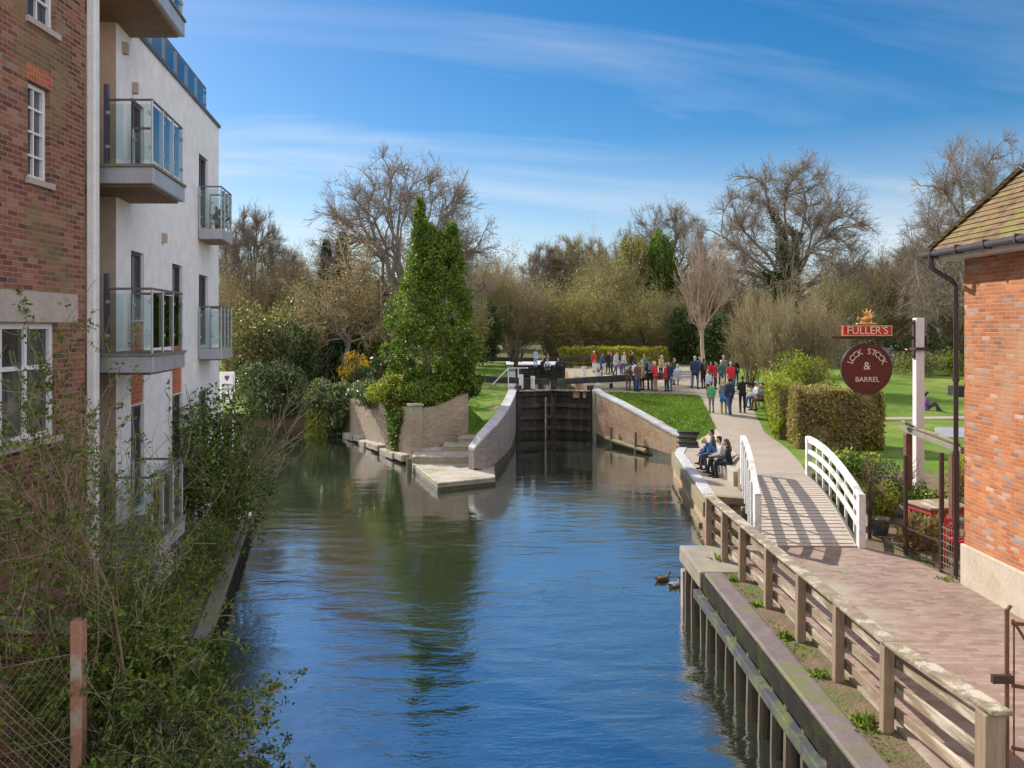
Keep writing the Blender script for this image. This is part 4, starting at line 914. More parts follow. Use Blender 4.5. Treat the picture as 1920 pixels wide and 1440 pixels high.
# spreading bare tree
if 0: s1, t1 = grow(11, [((0, 0, 0), (0, .03, 1), 2.6, .4)], 6, [11, 7, 5, 5, 4], [2.1, .46, .55, .55, .5], [40, 36, 40, 42, 42], .07, .0, first=.5, taper=.4, nseg=7, rmin=.013, rr=.5)
s1, t1 = dome(11, 9.5, 10, 1.7, -.5, 15, 110, 850, 3); s1, t1 = norm_h(s1, t1, 10, 9.5)
proto('oak', 'bare_tree', s1, 2, 'bark', 'twig'); PROTO['oak_m'] = {'trunk': 'bark', 'crown': 'twig'}
if 0: s2, t2 = grow(12, [((0, 0, 0), (.03, 0, 1), 2.8, .4), ((.18, .1, 0), (.3, .1, 1), 2.6, .3)], 6, [7, 7, 5, 5, 4], [2.1, .46, .55, .55, .5], [36, 36, 40, 42, 42], .07, .0, first=.45, taper=.4, nseg=7, rmin=.013, rr=.52)
s2, t2 = dome(12, 9.5, 10, 2.2, -.42, 14, 105, 800, 3, stems=2); s2, t2 = norm_h(s2, t2, 10, 9.5)
proto('ivyoak', 'bare_tree', s2, 2, 'bark', 'twig', ivy=(1, 6.6, 13000, 5, 'ivy_dark', .24, (.13, .25))); PROTO['ivyoak_m'] = {'trunk': 'bark', 'crown': 'twig', 'ivy': 'ivy_dark'}
s3, t3 = grow(13, [((0, 0, 0), (0, .02, 1), 5.5, .3)], 5, [12, 7, 6, 5], [.75, .6, .55, .5], [24, 22, 24, 26], .1, .16, first=.45, taper=.5, nseg=5, rmin=.012, rr=.55)
s3, t3 = dome(13, 5.6, 10, 3.0, -.55, 10, 60, 420, 5, r0=.26); s3, t3 = norm_h(s3, t3, 10, 5)
proto('pollard', 'pollarded_tree', s3, 2, 'bark', 'twig_yellow'); PROTO['pollard_m'] = {'trunk': 'bark', 'crown': 'twig_yellow'}
s4, t4 = grow(14, [((0, 0, 0), (0, 0, 1), 4.5, .22)], 5, [10, 6, 5, 4], [.95, .62, .55, .5], [30, 34, 34, 34], .09, .16, first=.35, taper=.45, nseg=5, rmin=.012, rr=.5)
s4, t4 = norm_h(s4, t4, 10, 6)
proto('pink', 'slender_bare_tree', s4, 3, 'twig_pink', 'twig_pink'); PROTO['pink_m'] = {'trunk': 'twig_pink', 'crown': 'twig_pink'}
# scrub: many stems, fine twigs and small buds
def scrub(key, seed, n, ang, lv, nch, leafn, leafmat_, trop, W_=9, bushy=1.0, leafsz=(.1, .22)):
    rnd = random.Random(seed); st = []
    for k in range(n):
        a = rnd.uniform(0, 6.28); r = rnd.uniform(.05, .3) * bushy
        st.append(((r * math.cos(a), r * math.sin(a), 0), (math.cos(a) * rnd.uniform(.05, ang), math.sin(a) * rnd.uniform(.05, ang), 1), rnd.uniform(3, 5), rnd.uniform(.05, .11)))
    s_, t_ = grow(seed, st, lv, nch, [.72, .6, .55], [34, 38, 40], .13, trop, first=.15, taper=.55, nseg=5, rmin=.011, rr=.55)
    s_, t_ = norm_h(s_, t_, 10, W_)
    rs = np.random.RandomState(seed); i = rs.randint(0, len(t_), leafn)
    P = t_[i, :3] + rs.normal(size=(leafn, 3)) * .3; P = P[P[:, 2] > .3]
    proto(key, 'scrub_tree', s_, 1, 'bark', 'twig_brown', leaves=(P, leafsz, leafmat_)); PROTO[key + '_m'] = {'trunk': 'bark', 'crown': 'twig_brown', 'leaves': leafmat_}
scrub('scruba', 21, 16, .55, 4, [8, 6, 5], 17000, 'olive', .06)
scrub('scrubb', 22, 22, .75, 4, [7, 5, 5], 22000, 'olive_yellow', .02, bushy=1.6)
scrub('scrubc', 23, 26, .28, 4, [7, 5, 4], 8000, 'brown_leaf', .13, W_=8, bushy=1.8)
# evergreen: leaf clumps round a trunk
def evergreen(key, seed, name, mat, conical=False):
    rnd = random.Random(seed); cs, rs_ = [], []
    for k in range(150):
        z = 10 * (1 - rnd.random() ** 1.25) if conical else 1 + 8.6 * rnd.random()
        R_ = (2.6 * (1 - z / 10) + .1) if conical else 4.2 * math.sqrt(max(.02, 1 - ((z - 5) / 5) ** 2))
        a = rnd.uniform(0, 6.28); q = R_ * math.sqrt(rnd.uniform(.25, 1)); cs.append((q * math.cos(a), q * math.sin(a), z)); f = .35 + .3 * R_ / 2.6 if conical else rnd.uniform(.6, 1.25); rs_.append((f, f, f * .75))
    P = clump_points(cs, rs_, 150, seed)
    s_, t_ = grow(seed, [((0, 0, 0), (0, 0, 1), 7, .25)], 2, [6], [.3], [70], .04, .05, nseg=6)
    root = thing(name, None, 'tree', (0, 0, 0)); seg_mesh('trunk', s_, 6, 'bark', root) if False else seg_mesh('trunk', np.array(s_)[:, :8], 6, 'bark', root)
    leaf_mesh('crown', P, (.22, .42), mat, root, seed, elong=1.8)
    for c in root.children:
        for sl in c.material_slots: mt = sl.material; sl.link = 'OBJECT'; sl.material = mt
    PROTO[key] = [root, False, None]; PROTO[key + '_m'] = {'trunk': 'bark', 'crown': mat}
evergreen('dark', 31, 'evergreen_tree', 'ivy_dark'); evergreen('cone', 32, 'conifer_tree', 'conifer', True)

GB = 'bare trees against the sky'
by_px('ivyoak', 1470, 288, 292, 75, .4, 'tall spreading bare tree with ivy covered trunk behind the path', group=GB, H=10, Wd=9.5)
by_px('oak', 752, 285, 330, 60, 1.1, 'large bare tree with fan of branches rising behind the ivy clad evergreen', base=2.5, group=GB, Wd=9.5)
by_px('oak', 1835, 248, 270, 48, 2.5, 'bare tree rising behind the tiled roof of the pub', group=GB, Wd=9.5)
by_px('ivyoak', 1250, 372, 190, 88, 2.2, 'bare tree with ivy trunk between the pollards and the tallest tree', group=GB, Wd=9.5)
by_px('pollard', 475, 398, 120, 62, .3, 'bare tree with upright branches just past the white apartment block', base=2.4, group=GB, Wd=5, mats={'crown': 'twig'})
by_px('ivyoak', 425, 430, 110, 64, .9, 'bare ivy-stemmed tree half hidden by the far end of the apartment block', base=2.4, group=GB, Wd=9.5)
by_px('pollard', 540, 470, 90, 70, 1.3, 'small thin bare tree left of the pointed conifers', base=2.4, group=GB, Wd=5, mats={'crown': 'twig'})
by_px('pollard', 1022, 462, 96, 95, .2, 'pollarded willow with yellowish twigs, first from the evergreen side', group='pollarded willows', Wd=5)
by_px('pollard', 1066, 448, 110, 96, 1.7, 'pollarded willow with yellowish twigs, tallest and middle of its row', group='pollarded willows', Wd=5, mats={})
by_px('pollard', 1112, 452, 90, 94, 3.1, 'pollarded willow with yellowish twigs nearest the olive ivy clad trees', group='pollarded willows', Wd=5, mats={})
by_px('pink', 1318, 438, 118, 62, .5, 'slender bare tree with pale pinkish bark behind the crowd', Wd=6)
by_px('oak', 1180, 430, 110, 98, .2, 'bare tree rising from the olive scrub right of the pollards', group=GB, Wd=9.5)
by_px('oak', 1745, 420, 130, 72, 3.6, 'bare tree left of the pub roof, lower than the one behind it', group=GB, Wd=9.5)
by_px('pollard', 1690, 470, 120, 84, 2.2, 'thin bare tree above the pub sign post', group=GB, Wd=5, mats={'crown': 'twig'})
by_px('pollard', 1620, 500, 110, 90, .7, 'thin bare tree behind the red name board', group=GB, Wd=5, mats={'crown': 'twig'})
by_px('oak', 925, 480, 130, 88, 4.1, 'brownish bare tree just right of the ivy clad evergreen', group=GB, Wd=9.5, mats={'crown': 'twig_brown'})
by_px('cone', 612, 458, 74, 57, 0, 'pointed dark conifer left of the pair behind the brown tree', base=2.4, group='pointed conifers', Wd=5.4)
by_px('cone', 641, 444, 84, 59, 1, 'pointed dark conifer right of the pair behind the brown tree', base=2.4, group='pointed conifers', Wd=5.4, mats={})
GS = 'scrub trees along the far bank'
for i, (key, px, top, wpx, Y, mats, lab) in enumerate([
    ('scruba', 905, 492, 140, 76, {}, 'olive scrub tree beside the ivy clad evergreen'),
    ('dark', 905, 560, 70, 70, {}, 'dark evergreen bush beside the ivy clad evergreen above the lock'),
    ('scrubc', 965, 520, 140, 78, {}, 'brown twiggy scrub tree left of the pollards'),
    ('scrubb', 1040, 545, 160, 80, {}, 'yellow olive scrub tree under the first pollard'),
    ('scruba', 1100, 530, 150, 78, {'leaves': 'olive_yellow'}, 'yellow-green scrub tree under the pollards, above the yellow hedge'),
    ('scruba', 1152, 472, 130, 80, {}, 'tall olive scrub tree above the yellow hedge'),
    ('dark', 1190, 446, 84, 83, {'crown': 'olive'}, 'ivy clad tree of dull olive green right of the pollards'),
    ('dark', 1236, 436, 74, 82, {'crown': 'ivy'}, 'dark green ivy clad tree beside the dull olive one'),
    ('scrubb', 1205, 548, 150, 76, {}, 'rounded olive scrub tree at the end of the yellow hedge'),
    ('scrubc', 1262, 560, 100, 74, {'leaves': 'olive'}, 'thin grey-brown scrub tree left of the pink tree'),
    ('dark', 1290, 572, 74, 72, {}, 'dark evergreen behind the trunk of the pink tree'),
    ('dark', 1348, 588, 84, 69, {}, 'dark evergreen right of the pink tree behind the red jackets'),
    ('scrubc', 1410, 556, 90, 47, {}, 'tall brown brush screen beside the path'),
    ('scrubc', 1455, 565, 110, 45, {'leaves': 'olive'}, 'tall brown-green brush screen behind the side hedge'),
    ('scrubc', 1520, 560, 130, 46, {}, 'tall brown brush screen left of the round sign'),
    ('scruba', 1580, 520, 160, 66, {}, 'olive scrub tree behind the red name board'),
    ('scruba', 1655, 495, 160, 74, {'leaves': 'brown_leaf'}, 'brown scrub tree right of the name board'),
    ('scrubb', 1730, 490, 160, 78, {'leaves': 'brown_leaf'}, 'broad brown-green scrub tree right of the sign post'),
    ('scruba', 1800, 470, 150, 70, {}, 'olive scrub tree against the pub downpipe'),
    ('scrubb', 1890, 500, 160, 80, {}, 'olive scrub tree behind the pub'),
    ('scruba', 445, 520, 120, 58, {'leaves': 'brown_leaf'}, 'brown scrub tree just past the apartment block'),
    ('scrubb', 520, 500, 130, 60, {'leaves': 'brown_leaf'}, 'brown scrub tree left of the conifers'),
    ('scruba', 585, 520, 110, 63, {}, 'olive scrub tree under the conifers'),
    ('dark', 690, 520, 120, 62, {'crown': 'olive'}, 'olive evergreen behind the round brown tree'),
    ('scrubb', 850, 540, 120, 66, {}, 'olive scrub tree behind the ivy clad evergreen')]):
    by_px(key, px, top, wpx, Y, i * 1.37, lab, group=GS, mats=mats, Wd={'scruba': 9, 'scrubb': 9, 'scrubc': 8, 'dark': 8.4}[key])
for i, px in enumerate(range(380, 1960, 95)):
    by_px(('scruba', 'scrubb', 'scrubc')[i % 3], px, 518 + 26 * math.sin(i * 2.3), 180, 118, i * 2.1, 'far tree in the hazy belt behind the nearer scrub', group='far trees behind the scrub', mats={'leaves': ('olive', 'brown_leaf', 'olive')[i % 3]}, Wd=9)
# far wood closing the horizon
rs = np.random.RandomState(77); cs = []; rr_ = []
for k in range(420):
    a = rs.uniform(-220, 240); cs.append((a, rs.uniform(150, 190), 2.6 + rs.uniform(0, 5.5))); f = rs.uniform(2, 4.5); rr_.append((f, f, f * .8))
P = clump_points(cs, rr_, 70, 5); P = P[P[:, 2] > 2.6]
o = leaf_mesh('far_wood', P, (.8, 1.6), 'brown_leaf', None, 6); tag(o, 'far brown-green wood closing the view beyond the scrub', 'wood', kind='stuff')

# the ivy clad evergreen on the garden wall
iv = thing('ivy_clad_tree', 'tall bright green ivy clad evergreen on the garden wall', 'tree', (-3.75, 37.4, 2.3))
rnd = random.Random(41); cs, rr_ = [], []
prof = [(2.2, 1.3), (3.2, 1.85), (5, 1.98), (6.4, 1.8), (7.3, 1.58), (8.4, 1.28), (9.3, 1.0), (10.3, .25)]
for k in range(215):
    z = 2.4 + 8 * rnd.random() ** 1.05; R_ = float(np.interp(z, [p[0] for p in prof], [p[1] for p in prof])); a = rnd.uniform(0, 6.28); q = R_ * math.sqrt(rnd.uniform(.3, 1.25)); f = rnd.uniform(.18, .5)
    cs.append((-3.75 + q * math.cos(a), 37.4 + q * math.sin(a), z)); rr_.append((f, f, f * rnd.uniform(.9, 1.5)))
for k in range(26): z = 8.6 + 3.2 * k / 26; f = .55 * (1 - (k / 26)) + .12; cs.append((-4.3 + rnd.uniform(-.3, .3) * (1 - k / 26), 37.3 + rnd.uniform(-.3, .3), z)); rr_.append((f, f, f * 1.5))
for k in range(22): z = 8.2 + 2.5 * k / 22; f = .6 * (1 - (k / 22) * .8) + .1; cs.append((-2.85 + rnd.uniform(-.35, .35) * (1 - k / 22), 37.5 + rnd.uniform(-.3, .3), z)); rr_.append((f, f, f * 1.3))
leaf_mesh('foliage', clump_points(cs, rr_, 300, 42, .45), (.08, .17), 'feathery', iv, 43, 2.2, up=(0, 0, .5), org=ORG[iv])
s_, t_ = grow(44, [((-3.75, 37.2, 2.2), (0, 0, 1), 6.5, .22), ((-3.5, 36.9, 2.3), (.06, -.05, 1), 5, .12), ((-4.0, 37.0, 2.3), (-.06, 0, 1), 5.5, .1)], 4, [7, 5, 4], [.2, .5, .5], [45, 40, 40], .08, .06, first=.2, nseg=6, rmin=.012)
a = np.array(s_); a[:, 0:3] -= np.array(ORG[iv]); a[:, 3:6] -= np.array(ORG[iv]); tree_parts(iv, a, 1, 'twig_pink', 'twig')
# the round brown twiggy tree
bt = thing('twiggy_tree', 'round brown twiggy tree with drooping twigs over the garden', 'tree', at(645, 700, 50.5) * 1.0)
s_, t_ = grow(51, [((0, 0, 0), (.05, 0, 1), 1.8, .2)], 6, [8, 5, 4, 4, 3], [1.25, .75, .62, .55, .55], [55, 42, 40, 40, 40], .16, .05, first=.5, taper=.4, nseg=5, rmin=.011, droop=.14)
a, t_ = norm_h(s_, t_, 7.8, 6.4); tree_parts(bt, a, 2, 'bark', 'twig_brown')
rs = np.random.RandomState(5); P = t_[rs.randint(0, len(t_), 9000), :3] + rs.normal(size=(9000, 3)) * .16; leaf_mesh('leaves', P[P[:, 2] > .8], (.08, .17), 'brown_leaf', bt, 9)

# ------------------------------------------------------------------ bushes and hedges
def bush(name, label, c, r, n, mat, seed, per=130, lsz=(.09, .18), elong=1.8, cat='bush', group=None, stems=True, flat=.0, lump=(.22, .42), up=None):
    c = Vector(c); root = thing(name, label, cat, c, group); rnd = random.Random(seed); cs, rr_ = [], []
    for k in range(n):
        d = Vector((rnd.gauss(0, 1), rnd.gauss(0, 1), rnd.gauss(0, 1))).normalized(); q = rnd.uniform(.45, .9)
        p = Vector((d.x * r[0] * q, d.y * r[1] * q, r[2] + d.z * r[2] * q)); f = rnd.uniform(*lump) * max(r); cs.append(tuple(c + p)); rr_.append((f, f, f * .8))
    P = clump_points(cs, rr_, per, seed); P = P[P[:, 2] > c.z - .05]
    leaf_mesh('foliage', P, lsz, mat, root, seed + 1, elong, org=c, up=up)
    if stems:
        st = [((c.x + rnd.uniform(-.3, .3) * r[0], c.y + rnd.uniform(-.3, .3) * r[1], c.z - .1), (rnd.uniform(-.5, .5), rnd.uniform(-.5, .5), 1), r[2] * 1.3, .025) for _ in range(7)]
        s_, t_ = grow(seed, st, 3, [6, 5], [.6, .5], [38, 40], .1, .05, nseg=4, rmin=.006)
        a = np.array(s_); a[:, 0:3] -= np.array(c); a[:, 3:6] -= np.array(c); seg_mesh('stems', a[:, :8], 4, 'stem', root)
    return root
bush('laurel_bush', 'round pale green laurel bush at the water beside the garden wall', (-9.75, 43.6, .1), (1.55, 1.4, 1.6), 46, 'laurel', 61, 150, (.14, .28), 2.4)
bush('laurel_bush', 'spreading glossy laurel bush overhanging the far bank', (-13.9, 46.5, .5), (2.1, 1.6, 1.75), 50, 'laurel', 62, 150, (.14, .28), 2.2)
bush('evergreen_bush', 'dark upright evergreen behind the spreading laurel', (-13.1, 48.2, .8), (1.2, 1.2, 3.0), 50, 'ivy_dark', 63, 150, (.13, .25))
bush('mottled_bush', 'tall yellowish mottled shrub beyond the apartment block', (-15.8, 49.5, 1.0), (2.4, 1.6, 3.2), 55, 'variegated', 64, 150, (.14, .28))
bush('evergreen_bush', 'dark leafy bush left of the round brown tree', (-14.2, 51.5, 1.2), (1.6, 1.2, 3.3), 45, 'variegated', 70, 120, (.14, .26))
bush('forsythia_bush', 'yellow flowering forsythia bush in the garden', (-9.3, 47.5, 2.35), (.95, .7, 1.1), 22, 'forsythia', 65, 60, (.08, .16), 1.4)
bush('garden_shrub', 'low dark shrub below the yellow forsythia', (-8.4, 46.0, 2.2), (1.2, .8, .7), 22, 'ivy_dark', 66, 120, (.1, .2))
bush('trailing_shrub', 'pale yellow-green shrub spilling over the garden wall', (-5.2, 36.4, 2.1), (1.35, 1.0, .85), 40, 'yellowgreen', 67, 150, (.08, .17))
bush('trailing_shrub', 'pale green shrub along the top of the garden wall towards the laurel', (-6.9, 39.4, 2.0), (1.0, 1.3, .6), 34, 'laurel', 167, 130, (.08, .17))
bush('trailing_shrub', 'yellow-green growth tumbling over the pier of the garden wall', (-3.7, 35.5, 2.3), (1.2, .8, .65), 34, 'feathery', 168, 130, (.07, .15))
bush('ivy_bush', 'dark ivy mound at the foot of the ivy clad evergreen', (-2.5, 36.9, 2.45), (1.1, .9, 1.05), 36, 'ivy', 68, 150, (.1, .2))
bush('broad_leaved_shrub', 'dark broad leaved shrub between the forsythia and the evergreen', (-6.3, 40.5, 2.2), (1.0, .9, 1.1), 26, 'ivy_dark', 69, 120, (.14, .28))
P = []
rs = np.random.RandomState(8)
for k in range(9): # trailing curtain of ivy on the side wall
    t = .72 + .022 * k; p0 = np.array((lerp(-8.8, -4.36, t) - .08, lerp(43, 34.4, t), 2.35)); L = (.7, 1.1, 1.5, 2.2, 2.3, 2.0, 1.2, .8, .6)[k]
    n = int(240 * L); P.append(p0 + rs.normal(size=(n, 3)) * np.array([.1, .12, .05]) - np.stack([np.zeros(n), np.zeros(n), rs.rand(n) * L], 1))
o = leaf_mesh('trailing_ivy', np.concatenate(P), (.09, .18), 'ivy', None, 9, up=(0, 0, -.6)); tag(o, 'strand of ivy trailing down the garden wall to the water', 'ivy')
P = []
for k in range(7):
    p0 = np.array((-10.9 + .16 * k, 43.0 - .05 * k, 1.6 + .1 * (k % 3))); n = 260; P.append(p0 + rs.normal(size=(n, 3)) * np.array([.07, .07, .05]) - np.stack([np.zeros(n), np.zeros(n), rs.rand(n) * 1.6], 1))
o = leaf_mesh('hanging_grass', np.concatenate(P), (.15, .35), 'yellowgreen', None, 10, 6, up=(0, 0, -1.4)); tag(o, 'pale grass hanging over the bank beside the round laurel', 'grass')
wb = bush('waterside_bush', 'dark green bush on the bank in front of the apartment block', (-7.05, 18.8, .45), (1.15, 1.5, 2.0), 75, 'ivy', 71, 150, (.06, .13), 1.9)
bush('waterside_bush', 'low bush at the far corner of the bank past the terrace', (-7.95, 22.3, .45), (.7, 1.0, .8), 30, 'ivy', 73, 100, (.06, .13), 1.9)
bush('waterside_bush', 'low green bush on the bank below the glass terrace', (-6.35, 16.2, .45), (.6, 1.0, .8), 30, 'spring', 72, 70, (.05, .11), 1.9)
def hedge(name, label, poly, z0f, h, n, mat, seed, lsz, twig=None, extra=None):
    """a clipped hedge: leaves through the outer layer of a rounded block over the polygon strip (a, b, width)"""
    a, b, wd = Vector(poly[0]), Vector(poly[1]), poly[2]; rs = np.random.RandomState(seed); L = (b - a).length; d = (b - a) / L; nn = Vector((-d.y, d.x))
    root = thing(name, label, 'hedge', (a.x, a.y, z0f)); f = rs.randint(0, 100, n); u = rs.rand(n) * L; v = rs.uniform(-.5, .5, n) * wd; z = rs.rand(n) * h
    ar = np.array([L * h, L * h, L * wd, wd * h, wd * h]); pick = rs.choice(5, n, p=ar / ar.sum()); dep = np.abs(rs.normal(size=n)) * .09
    v = np.where(pick == 0, -wd / 2 + dep, np.where(pick == 1, wd / 2 - dep, v)); z = np.where(pick == 2, h - dep, z); u = np.where(pick == 3, dep, np.where(pick == 4, L - dep, u))
    wob = .13 * np.sin(u * 2.1 + seed) * np.cos(z * 2.7 + v * 2) + .05 * np.sin(u * 5.3 + z * 4.1) + rs.normal(size=n) * .025
    v = v + wob; z = z + wob * .8; u = u + wob * .6; edge = np.maximum(0, z - h + .35) / .35; v = v * (1 - .16 * edge ** 2)
    P = np.stack([a.x + d.x * u + nn.x * v, a.y + d.y * u + nn.y * v, z0f + z], 1)
    leaf_mesh('foliage', P, lsz, mat, root, seed, 1.6, org=ORG[root])
    if extra: leaf_mesh('new_leaves', P[rs.rand(len(P)) < np.clip(.25 + .6 * (u / L) ** 2, 0, .8)] + rs.normal(size=3) * .01, lsz, extra, root, seed + 7, 1.6, org=ORG[root])
    core = MB(); c = .16
    core.hexa([tuple((a + d * uu + nn * vv)) + (z0f + zq,) for zq in (0, h - c) for uu, vv in ((c, -wd / 2 + c), (L - c, -wd / 2 + c), (L - c, wd / 2 - c), (c, wd / 2 - c))]); core.build('inner_growth', twig or 'stem', root)
    sg = []
    for k in range(int(L * 30)):
        p = a + d * rs.rand() * L + nn * rs.uniform(-.5, .5) * wd; q = Vector((p.x + rs.normal() * .12, p.y + rs.normal() * .12, h * rs.uniform(.7, 1.04))); sg.append((p.x - a.x, p.y - a.y, 0, q.x - a.x, q.y - a.y, q.z, .012, .005))
    seg_mesh('stems', sg, 3, 'stem', root); return root
hedge('clipped_hedge', 'long clipped yellow-green hedge behind the crowd at the far lock gate', ((4.2, 70), (13.6, 70.6), 1.5), 2.58, 1.5, 9000, 'hedge_yellow', 81, (.14, .26))
hedge('clipped_hedge', 'boxy brown beech hedge beyond the footbridge', ((9.95, 28.4), (12.8, 28.0), 1.5), 1.6, 2.1, 17000, 'brown_leaf', 82, (.06, .13), extra='olive_yellow')
bush('garden_shrub', 'yellow-green shrub in front of the tall brush screen', (15.0, 42.0, 2.2), (1.9, 1.0, 1.2), 34, 'yellowgreen', 84, 110, (.09, .18))
hedge('clipped_hedge', 'yellow-green hedge running back along the path', ((10.15, 29.6), (12.6, 38.4), .8), 1.72, 2.0, 15000, 'yellowgreen', 83, (.07, .14))

# foreground shrubs on the left bank
def arching(name, label, starts, seed, lv, nch, leaf_n, mat, lsz, trop, droop, spread=.07, lr=(.6, .5, .5), wander=.11, group=None):
    c = Vector(starts[0][0]); root = thing(name, label, 'shrub', c, group)
    s_, t_ = grow(seed, starts, lv, nch, list(lr), [36, 42, 45], wander, trop, first=.25, taper=.6, nseg=9, rmin=.0035, rr=.5, droop=droop)
    a = np.array(s_); a[:, 0:3] -= np.array(c); a[:, 3:6] -= np.array(c)
    seg_mesh('stems', a[a[:, 8] < 2][:, :8], 6, 'stem', root); seg_mesh('twigs', a[a[:, 8] >= 2][:, :8], 3, 'twig_brown', root)
    rs = np.random.RandomState(seed); s2_ = a[a[:, 8] >= lv - 2]
    cl = s2_[rs.randint(0, len(s2_), leaf_n // 5)]; tt = rs.rand(len(cl), 1); q = cl[:, :3] * (1 - tt) + cl[:, 3:6] * tt
    P = np.repeat(q, 5, axis=0) + rs.normal(size=(len(q) * 5, 3)) * .022
    leaf_mesh('leaves', P, lsz, mat, root, seed, 1.9, up=(.1, 0, .4)); return root
rnd = random.Random(91)
arching('twiggy_shrub', 'tall twiggy shrub with sparse new leaves in front of the old brick house', [((-4.85 + rnd.uniform(-.7, .5), 8.7 + rnd.uniform(-.2, .35), .4), (rnd.uniform(-.35, .1), rnd.uniform(-.2, .2), 1), rnd.uniform(2.2, 3.5), rnd.uniform(.014, .026)) for _ in range(13)], 92, 4, [5, 3, 2], 10000, 'spring', (.035, .07), .05, .02)
arching('twiggy_shrub', 'dense leafy shrub leaning over the water at the bank edge', [((-4.75 + rnd.uniform(-.5, .45), 9.3 + rnd.uniform(-.9, 1.0), .4), (rnd.uniform(-.2, .3), rnd.uniform(-.3, .2), 1), rnd.uniform(1.1, 1.75), rnd.uniform(.012, .022)) for _ in range(15)], 93, 4, [5, 3, 2], 21000, 'spring', (.04, .08), .02, .05)
arching('twiggy_shrub', 'low shrub trailing leafy sprays over the water in the corner', [((-4.15 + rnd.uniform(-.6, .2), 8.2 + rnd.uniform(-.7, .7), .42), (rnd.uniform(.1, .65), rnd.uniform(-.3, .2), 1), rnd.uniform(.9, 1.5), rnd.uniform(.012, .02)) for _ in range(13)], 94, 4, [6, 4, 2], 13000, 'spring', (.035, .075), -.03, .1)
arching('twiggy_shrub', 'low shrub with dark leaves beside the stained concrete post', [((-3.85 + rnd.uniform(-.3, .3), 7.9 + rnd.uniform(-.3, .3), .42), (rnd.uniform(-.3, .3), rnd.uniform(-.3, .3), 1), rnd.uniform(.8, 1.3), rnd.uniform(.012, .02)) for _ in range(8)], 95, 4, [5, 4, 2], 3500, 'ivy_dark', (.035, .08), .02, .03)
arching('twiggy_shrub', 'thin green shrub beside the white downpipe', [((-5.7 + rnd.uniform(-.4, .6), 11.2 + rnd.uniform(-.7, .9), .42), (rnd.uniform(-.2, .35), rnd.uniform(-.2, .2), 1), rnd.uniform(1.1, 1.7), rnd.uniform(.012, .02)) for _ in range(12)], 96, 4, [5, 3, 2], 12000, 'spring', (.035, .07), .03, .03)
# climbing stems at the water line
for k, (Y, lab) in enumerate([(12.6, 'leafy creeper hanging over the bank edge in front of the terrace'), (10.6, 'leafy creeper hanging over the bank edge in the shade of the shrubs')]):
    n = 3200; rs = np.random.RandomState(97 + k); yy = Y + rs.normal(size=n) * .7; P = np.stack([BK(yy) + .08 + np.abs(rs.normal(size=n)) * .12, yy, .55 - rs.rand(n) ** 1.5 * .5], 1)
    o = leaf_mesh('creeper', P, (.05, .11), 'ivy', None, 98 + k); tag(o, lab, 'creeper')

# ground cover
def tufts(P, n, r, h, seed):
    rs = np.random.RandomState(seed); q = np.repeat(np.asarray(P), n, axis=0) + rs.normal(size=(len(P) * n, 3)) * np.array([r, r, 0]); return q
rs = np.random.RandomState(101); me = lawn_r.data; cnt = 26000
tri = np.array([[tuple(me.vertices[i].co) for i in p.vertices] for p in me.polygons if len(p.vertices) == 3 and p.normal.z > .3])
ar = np.linalg.norm(np.cross(tri[:, 1] - tri[:, 0], tri[:, 2] - tri[:, 0]), axis=1); i = rs.choice(len(tri), cnt, p=ar / ar.sum()); b = rs.dirichlet((1, 1, 1), cnt)
P = (tri[i] * b[:, :, None]).sum(1)
o = leaf_mesh('lawn_grass', P, (.05, .12), 'grassblade', None, 102, 4, up=(0, 0, 1.2), spread=.6); tag(o, 'short bright grass on the lawn beside the lock', 'grass', kind='stuff')
for k, (x, y, s_) in enumerate([(4.1, 15.7, 1.0), (4.03, 13.2, .6), (4.04, 11.8, .75), (4.04, 10.5, .7), (4.05, 9.2, 1.0), (3.5, 9.0, .6), (3.5, 13.8, .5), (7.75, 14.3, 1.0), (4.03, 14.5, .6)]):
    n = int(170 * s_); P = np.array((x, y, .77 if x == 3.5 else 1.27)) + rs.normal(size=(n, 3)) * np.array([.06, .07, .02]) * s_; o = leaf_mesh('weed', P, (.05, .13 * s_ + .03), 'spring', None, 110 + k, 3, up=(0, 0, .9))
    tag(o, ['leafy weed at the far end post of the fence', 'small weed by the fourth fence post', 'weed by the fifth fence post', 'weed at the sixth fence post', 'large leafy weed at the foot of the last but one fence post', 'weed growing on the blue-grey timber below the quay kerb', 'small weed on the timber near the far end of the quay', 'grass tuft at the foot of the pub plinth', 'small weed by the third fence post'][k], 'weed', 'weeds along the quay')
n = 7000; P = np.stack([rs.uniform(3.95, 4.32, n), 3 + rs.rand(n) * 12, np.full(n, 1.27)], 1); P = P[(np.sin(P[:, 1] * 2.3) + np.sin(P[:, 1] * 5.1 + 1) * .6 + rs.normal(size=n) * .4) > .5]
o = leaf_mesh('moss', P, (.02, .055), 'grassblade', None, 120, 2.5, up=(0, 0, .6)); tag(o, 'patchy moss and grass on the strip below the fence', 'moss', kind='stuff')
